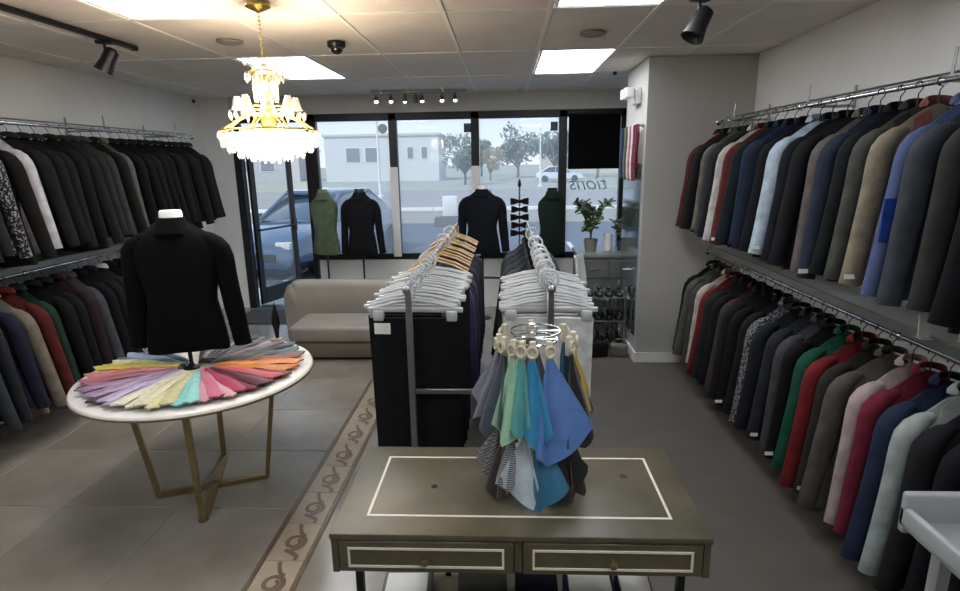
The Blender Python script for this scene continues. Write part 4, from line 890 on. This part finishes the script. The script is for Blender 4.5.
def shoe_parts():
    m = MB(); st = []
    for j, (y_, hw_, zt) in enumerate(((-.14, .018, .03), (-.12, .035, .045), (-.06, .042, .055), (0, .037, .075), (.05, .034, .09), (.10, .034, .085), (.13, .026, .075))):
        st.append([(hw_*math.cos(a), y_, .012+max(0, math.sin(a))*(zt-.012) if math.sin(a) > 0 else .012) for a in [2*PI*i/12 for i in range(12)]])
    vs_ = [p for s in st for p in s]; n = 12
    m.add(vs_, [(j*n+i, j*n+(i+1) % n, (j+1)*n+(i+1) % n, (j+1)*n+i) for j in range(len(st)-1) for i in range(n)]+[tuple(range(n)), tuple((len(st)-1)*n+i for i in range(n))[::-1]])
    up = m.mesh('shoe_upper', angle=60)
    s = MB().prism([(-.02, -.15), (.02, -.15), (.042, -.08), (.036, 0), (.034, .13), (-.034, .13), (-.036, 0), (-.042, -.08)], 0, .012).box(-.03, .03, .07, .13, -.0, .016).mesh('shoe_sole', smooth=False)
    lc = MB().rbox(-.016, .016, -.05, .02, .062, .082, .004, 1).mesh('shoe_laces')
    return up, s, lc
su, ss, sl = shoe_parts(); M_shoe = mat('shoe_leather', (24, 21, 20), .3, var=.2, coat=.3)
for k in range(3):
    for j in range(4):
        s = thing('dress_shoe', ['black leather dress shoe on the bottom shelf of the shoe rack', 'black leather dress shoe on the middle shelf of the shoe rack', 'black leather dress shoe on the top shelf of the shoe rack'][k], 'shoe', (.80+.05+.1*j, 5.62+.17, .003+.072+.24*k), random.uniform(-.06, .06), 'shoes on the rack')
        link('upper', su, M_shoe, s); link('sole', ss, M_blackp, s); link('laces', sl, M_blackp, s)
for k, (c, z_) in enumerate((((30, 28, 30), .0), ((110, 106, 100), .0))):
    s = thing('handbag', ['dark leather bag on the floor in front of the shoe rack', 'grey cloth bag on the floor beside the column'][k], 'bag', (.92+.2*k, 5.44+.02*k, .003), .2-.5*k)
    MB().rbox(-.085, .085, -.05, .05, 0, .16-.04*k, .02, 3).build('body', cloth(c), s); MB().tube([(-.05, 0, .15-.04*k), (-.04, 0, .21-.04*k), (.04, 0, .21-.04*k), (.05, 0, .15-.04*k)], .006, 6).build('handle', cloth(c), s)

# ------------------------------------------------------------------ grey utility cart near the rails
t = thing('utility_cart', 'grey moulded plastic utility cart with raised tray lip', 'cart', (1.21, .76, .003))
M_cart = mat('grey_plastic', (150, 154, 156), .5, var=.05, scale=6)
def tray(z, name):
    LW, LD = .50, .86
    o = MB().rbox(0, LW, 0, LD, z, z+.02, .008, 2).build(name, M_cart, t)
    for nm, b in (('lip', (0, .022, .0, LD, z, z+.07)), ('lip', (LW-.022, LW, 0, LD, z, z+.07)), ('lip', (.022, LW-.022, 0, .022, z, z+.07)), ('lip', (.0, LW, LD-.03, LD, z-.02, z+.115))):
        MB().rbox(*b, .010, 3).build(nm, M_cart, o)
tray(.785, 'top_tray'); tray(.30, 'bottom_tray')
for sx in (.09, .43):
    for sy_ in (.08, .78): 
        MB().rbox(sx-.02, sx+.02, sy_-.02, sy_+.02, .10, .785, .006, 2).build('post', M_cart, t); MB().lathe([(.045, -.014), (.05, 0), (.045, .014)], 18).xf(Matrix.Translation((sx, sy_, .05)) @ Matrix.Rotation(PI/2, 4, 'Y')).build('caster', M_blackp, t)
s = thing('storage_box', 'grey lidded plastic box lying in the tray of the utility cart', 'box', (1.32, 1.03, .811))
MB().rbox(0, .30, 0, .46, 0, .06, .008, 2).build('body', M_cart, s); MB().rbox(-.006, .306, -.006, .466, .06, .08, .006, 2).build('lid', mat('grey_lid', (168, 172, 172), .5, var=.04), s)

# ------------------------------------------------------------------ outside: car park, road, buildings, trees
tag(MB().box(-90, 90, YB+.1, 19, -.16, -.06).build('car_park', mat('asphalt', (72, 78, 88), .9, rgb2=(84, 90, 98), scale=3, bump=.3, bscale=30)), 'pale blue-grey asphalt car park outside the shop window', 'car park', kind='structure')
tag(MB().rbox(-90, 90, YB+.125, 8.9, -.059, -.03, .01, 1).build('sidewalk', mat('concrete_walk', (186, 184, 180), .85, var=.06, scale=2)), 'pale concrete walkway right outside the shop window', 'sidewalk', kind='structure')
tag(MB().box(-120, 120, 19, 24, -.16, -.03).build('verge', mat('dry_grass', (158, 144, 132), .95, rgb2=(142, 138, 120), scale=2)), 'dry pale grass verge between car park and road', 'verge', kind='structure')
tag(MB().box(-150, 150, 24, 42, -.16, -.05).build('road', mat('road', (150, 142, 140), .9, rgb2=(164, 154, 150), scale=1)), 'wide pale road beyond the car park', 'road', kind='structure')
tag(MB().box(-300, 300, 42, 400, -.16, -.02).build('far_ground', mat('far_ground', (176, 168, 156), .95, rgb2=(156, 160, 140), scale=.3)), 'pale ground beyond the road', 'ground', kind='structure')
t = thing('road_kerb', 'white painted kerb along the road', 'kerb', (0, 23.9, -.06)); 
for k in range(16): MB().rbox(-24+k*3, -24+k*3+2.97, 0, .18, 0, .16, .02, 1).build('kerb_stone', M_white, t)
for k in range(9):
    tag(MB().box(-12+k*2.7, -11.9+k*2.7, 9.6, 14.2, -.0605, -.056).build('parking_line', M_white, smooth=False), 'white painted parking bay line on the car park asphalt', 'road marking', 'parking bay lines')

def car(label, loc, rz, rgb, name='car'):
    t = thing(name, label, 'car', loc, rz)           # nose along -Y
    paint = mat('car_paint_%d_%d_%d' % rgb, rgb, .25, .3, coat=1, var=.03); gl = mat('car_glass', (40, 52, 62), .08, coat=1, var=.05)
    st = [(-2.25, .62, .30, .52), (-2.2, .78, .24, .66), (-1.9, .86, .22, .78), (-1.3, .89, .20, .88), (-.85, .90, .20, .94), (.2, .90, .20, .96), (1.3, .90, .20, .98), (1.9, .87, .24, .96), (2.2, .78, .3, .86), (2.28, .6, .36, .7)]
    vs_ = []
    for y_, hw_, z0, z1 in st:
        zm = z0+(z1-z0)*.55
        vs_ += [(-hw_*.86, y_, z0), (-hw_, y_, z0+.12), (-hw_, y_, zm), (-hw_*.93, y_, z1-.05), (-hw_*.78, y_, z1), (0, y_, z1+.03), (hw_*.78, y_, z1), (hw_*.93, y_, z1-.05), (hw_, y_, zm), (hw_, y_, z0+.12), (hw_*.86, y_, z0)]
    k = 11; n_ = len(st)
    MB().add(vs_, [(i*k+j, i*k+(j+1) % k, (i+1)*k+(j+1) % k, (i+1)*k+j) for i in range(n_-1) for j in range(k)]+[tuple(range(k)), tuple((n_-1)*k+j for j in range(k))[::-1]]).build('body', paint, t, angle=35)
    cs = [(-1.0, .74, .93, .94), (-.25, .66, .93, 1.38), (.35, .66, .93, 1.45), (1.0, .66, .93, 1.40), (1.75, .72, .93, .99)]
    vs_ = []
    for y_, hw_, z0, z1 in cs: vs_ += [(-.80, y_, z0), (-hw_, y_, max(z0+.005, z1-.06)), (-hw_*.8, y_, z1+.0), (hw_*.8, y_, z1), (hw_, y_, max(z0+.005, z1-.06)), (.80, y_, z0)]
    k = 6
    MB().add(vs_, [(i*k+j, i*k+j+1, (i+1)*k+j+1, (i+1)*k+j) for i in range(4) for j in range(5)]+[tuple(range(6)), tuple(24+j for j in range(6))[::-1]]).build('cabin_glass', gl, t, angle=25)
    MB().rbox(-.60, .60, -.30, 1.08, 1.37, 1.47, .04, 2).build('roof', paint, t)
    for sx in (-1, 1):
        for p0, p1 in (((sx*.72, -.98, .95), (sx*.60, -.26, 1.40)), ((sx*.60, 1.02, 1.41), (sx*.70, 1.72, .98)), ((sx*.80, .38, .94), (sx*.63, .38, 1.42))): MB().tube([p0, p1], .035, 6).build('pillar', paint, t)
        MB().rbox(sx*.98-.09, sx*.98+.09, -.78, -.66, .93, 1.05, .02, 2).build('wing_mirror', paint, t)
        MB().rbox(sx*.62-.15, sx*.62+.15, -2.21, -2.06, .58, .70, .02, 2).build('headlight', M_clear, t)
        for y_ in (-1.38, 1.38):
            wv = MB().lathe([(.20, -.10), (.30, -.105), (.325, -.08), (.325, .08), (.30, .105), (.20, .10)], 26).xf(Matrix.Translation((sx*.80, y_, .325)) @ Matrix.Rotation(PI/2, 4, 'Y')).build('tyre', M_blackp, t)
            MB().lathe([(.001, -.09), (.2, -.098), (.2, .098), (.001, .09)], 18).xf(Matrix.Translation((sx*.80, y_, .325)) @ Matrix.Rotation(PI/2, 4, 'Y')).build('hub_cap', M_steel, wv)
    MB().rbox(-.5, .5, -2.262, -2.2, .36, .5, .01, 1).build('grille', M_blackp, t)
    return t
car('blue saloon car parked nose-in outside the open entrance door', (-3.8, 11.65, -.059), -.25, (62, 82, 112))
car('white car parked far across the road behind the dark green jacket form', (5.2, 56, -.019), 1.5, (214, 216, 220))

def tree(label, x, y, hgt, rad, seed, rgb, rgb2, z=-.02, trunk_h=None, n=1500):
    rnd = random.Random(seed); t = thing('tree', label, 'tree', (x, y, z), group='trees across the road')
    th = trunk_h or hgt*.25; tk = MB().tube([(0, 0, 0), (.05, 0, th*.5), (0, .05, th), (0, 0, hgt*.8)], [rad*.07, rad*.055, rad*.045, rad*.02], 8); brs = MB()
    clumps = []
    for q in range(9):
        a = rnd.uniform(0, 6.3); r = rad*rnd.uniform(.2, .75); zc = th+(hgt-th)*rnd.uniform(.25, .85); clumps.append((r*math.cos(a), r*math.sin(a), zc, rad*rnd.uniform(.32, .5)))
        tk.tube([(0, 0, th*.8), (r*.5*math.cos(a), r*.5*math.sin(a), (th*.8+zc)/2), (r*math.cos(a), r*math.sin(a), zc)], [rad*.04, rad*.03, rad*.012], 5)
    tk.build('trunk', mat('bark', (110, 98, 86), .9, var=.15), t)
    m = MB()
    for q in range(n):
        cx, cy, cz, cr = rnd.choice(clumps); v = Vector((rnd.gauss(0, 1), rnd.gauss(0, 1), rnd.gauss(0, .8))).normalized()*cr*rnd.uniform(.5, 1.05)
        p = Vector((cx, cy, cz))+v; s = rad*rnd.uniform(.05, .1); a = Vector((rnd.uniform(-1, 1), rnd.uniform(-1, 1), rnd.uniform(-1, 1))).normalized(); b = a.cross(Vector((rnd.uniform(-1, 1), .3, rnd.uniform(-1, 1)))).normalized()
        m.add([p-a*s, p+b*s*.6, p+a*s, p-b*s*.6], [(0, 1, 2, 3)])
    f = m.build('foliage', mat('foliage_%d' % seed, rgb, .8, rgb2=rgb2, scale=.8), t, smooth=False); f['kind'] = 'stuff'
    return t
G1, G2 = (108, 124, 108), (140, 150, 132)
for k, (x_, y_, h_, r_, lb) in enumerate(((-3.6, 52, 4.6, 2.0, 'thin pale tree beyond the road above the wooden hangers'), (1.6, 74, 6.0, 3.0, 'broad grey-green tree across the road left of the white car'), (6.6, 78, 6.4, 3.2, 'tall grey-green tree behind the white car'), (11.0, 70, 5.8, 2.8, 'round olive tree across the road near the column window'), (-1.6, 62, 3.4, 1.5, 'low yellowish bush tree by the road'), (16.4, 74, 6.2, 3.0, 'tree seen through the lettered window'), (-3.4, 84, 5.4, 2.2, 'slender tree far behind the navy jacket form'))):
    tree(lb, x_, y_, h_, r_, 100+k, G1 if k != 4 else (164, 150, 110), G2 if k != 4 else (180, 170, 130))
def building(label, x, y, w_, d_, h_, wins, m, name='building'):
    t = thing(name, label, 'building', (x, y, -.02))
    MB().box(0, w_, 0, d_, 0, h_).build('walls', m, t, smooth=False); MB().box(-.2, w_+.2, -.2, d_+.2, h_, h_+.25).build('roof', mat('roof_pale', (196, 196, 194), .8, var=.04), t, smooth=False)
    for (a, b, c, d) in wins:
        f = MB().box(a, b, -.06, .05, c, d).build('window', M_white, t, smooth=False); MB().box(a+.08, b-.08, -.08, -.055, c+.08, d-.08).build('pane', mat('far_pane', (120, 124, 130), .2, var=.1), f, smooth=False)
building('low white building with square windows far across the road', -20.5, 66, 13, 8, 5.0, [(2.4, 4.1, 2.1, 3.8), (4.6, 6.3, 2.1, 3.8), (9.4, 10.2, 2.4, 3.8), (11, 11.8, 2.4, 3.8)], mat('stucco_white', (206, 206, 208), .85, var=.04))
building('long pale grey building beyond the entrance door', -52, 70, 27, 8, 3.6, [(3+3.2*k, 4.8+3.2*k, 1.2, 2.6) for k in range(7)], mat('stucco_grey', (176, 176, 180), .85, var=.04))
building('pale low shop building far behind the trees', 6, 92, 26, 8, 4.2, [(2+4*k, 4.6+4*k, .8, 2.8) for k in range(6)], mat('stucco_tan', (196, 190, 182), .85, var=.04))
for k, (x_, y_, h_, lb) in enumerate(((-7.4, 34, 5.6, 'thin white flag pole beyond the car park'), (-1.35, 30, 5.0, 'white lamp post at the roadside behind the navy jacket form'), (2.75, 46, 4.4, 'white post across the road beside the white car'))):
    t = thing('lamp_post', lb, 'pole', (x_, y_, -.05)); MB().tube([(0, 0, 0), (0, 0, h_)], [.09, .05], 10).build('pole', M_white, t); MB().lathe([(.2, 0), (.2, .12), (.1, .18)], 12).build('base', M_white, t); MB().sphere((0, 0, h_+.05), .1).build('cap', M_white, t)
t = thing('roadside_sign', 'white roadside sign block on a dark plinth beyond the car park', 'sign', (-1.75, 18.2, -.06))
MB().rbox(-.5, .5, -.2, .2, 0, .3, .03, 1).build('plinth', mat('dark_plinth', (92, 84, 78), .8, var=.1), t); MB().rbox(-.24, .24, -.1, .1, .3, .95, .06, 2).build('panel', M_white, t)
t = thing('bollard', 'slim dark bollard at the edge of the car park', 'bollard', (-.45, 16.5, -.06)); MB().lathe([(.06, 0), (.06, 1.0), (.03, 1.06), (.001, 1.07)], 14).build('post', M_white, t); MB().lathe([(.07, .86), (.07, 1.1), (.04, 1.2), (.001, 1.2)], 14).build('cap', M_blackp, t)
# door mat
t = thing('door_mat', 'dark grey mat on the tiles inside the entrance door', 'mat', (-3.0, 7.0, .0))
MB().rbox(-.42, .42, -.34, .34, .001, .012, .004, 1).build('pile', mat('mat_pile', (62, 62, 62), .95, var=.15, scale=40, bump=.6, bscale=300), t); MB().rbox(-.45, .45, -.37, .37, .001, .006, .002, 1).build('border', M_blackp, t)
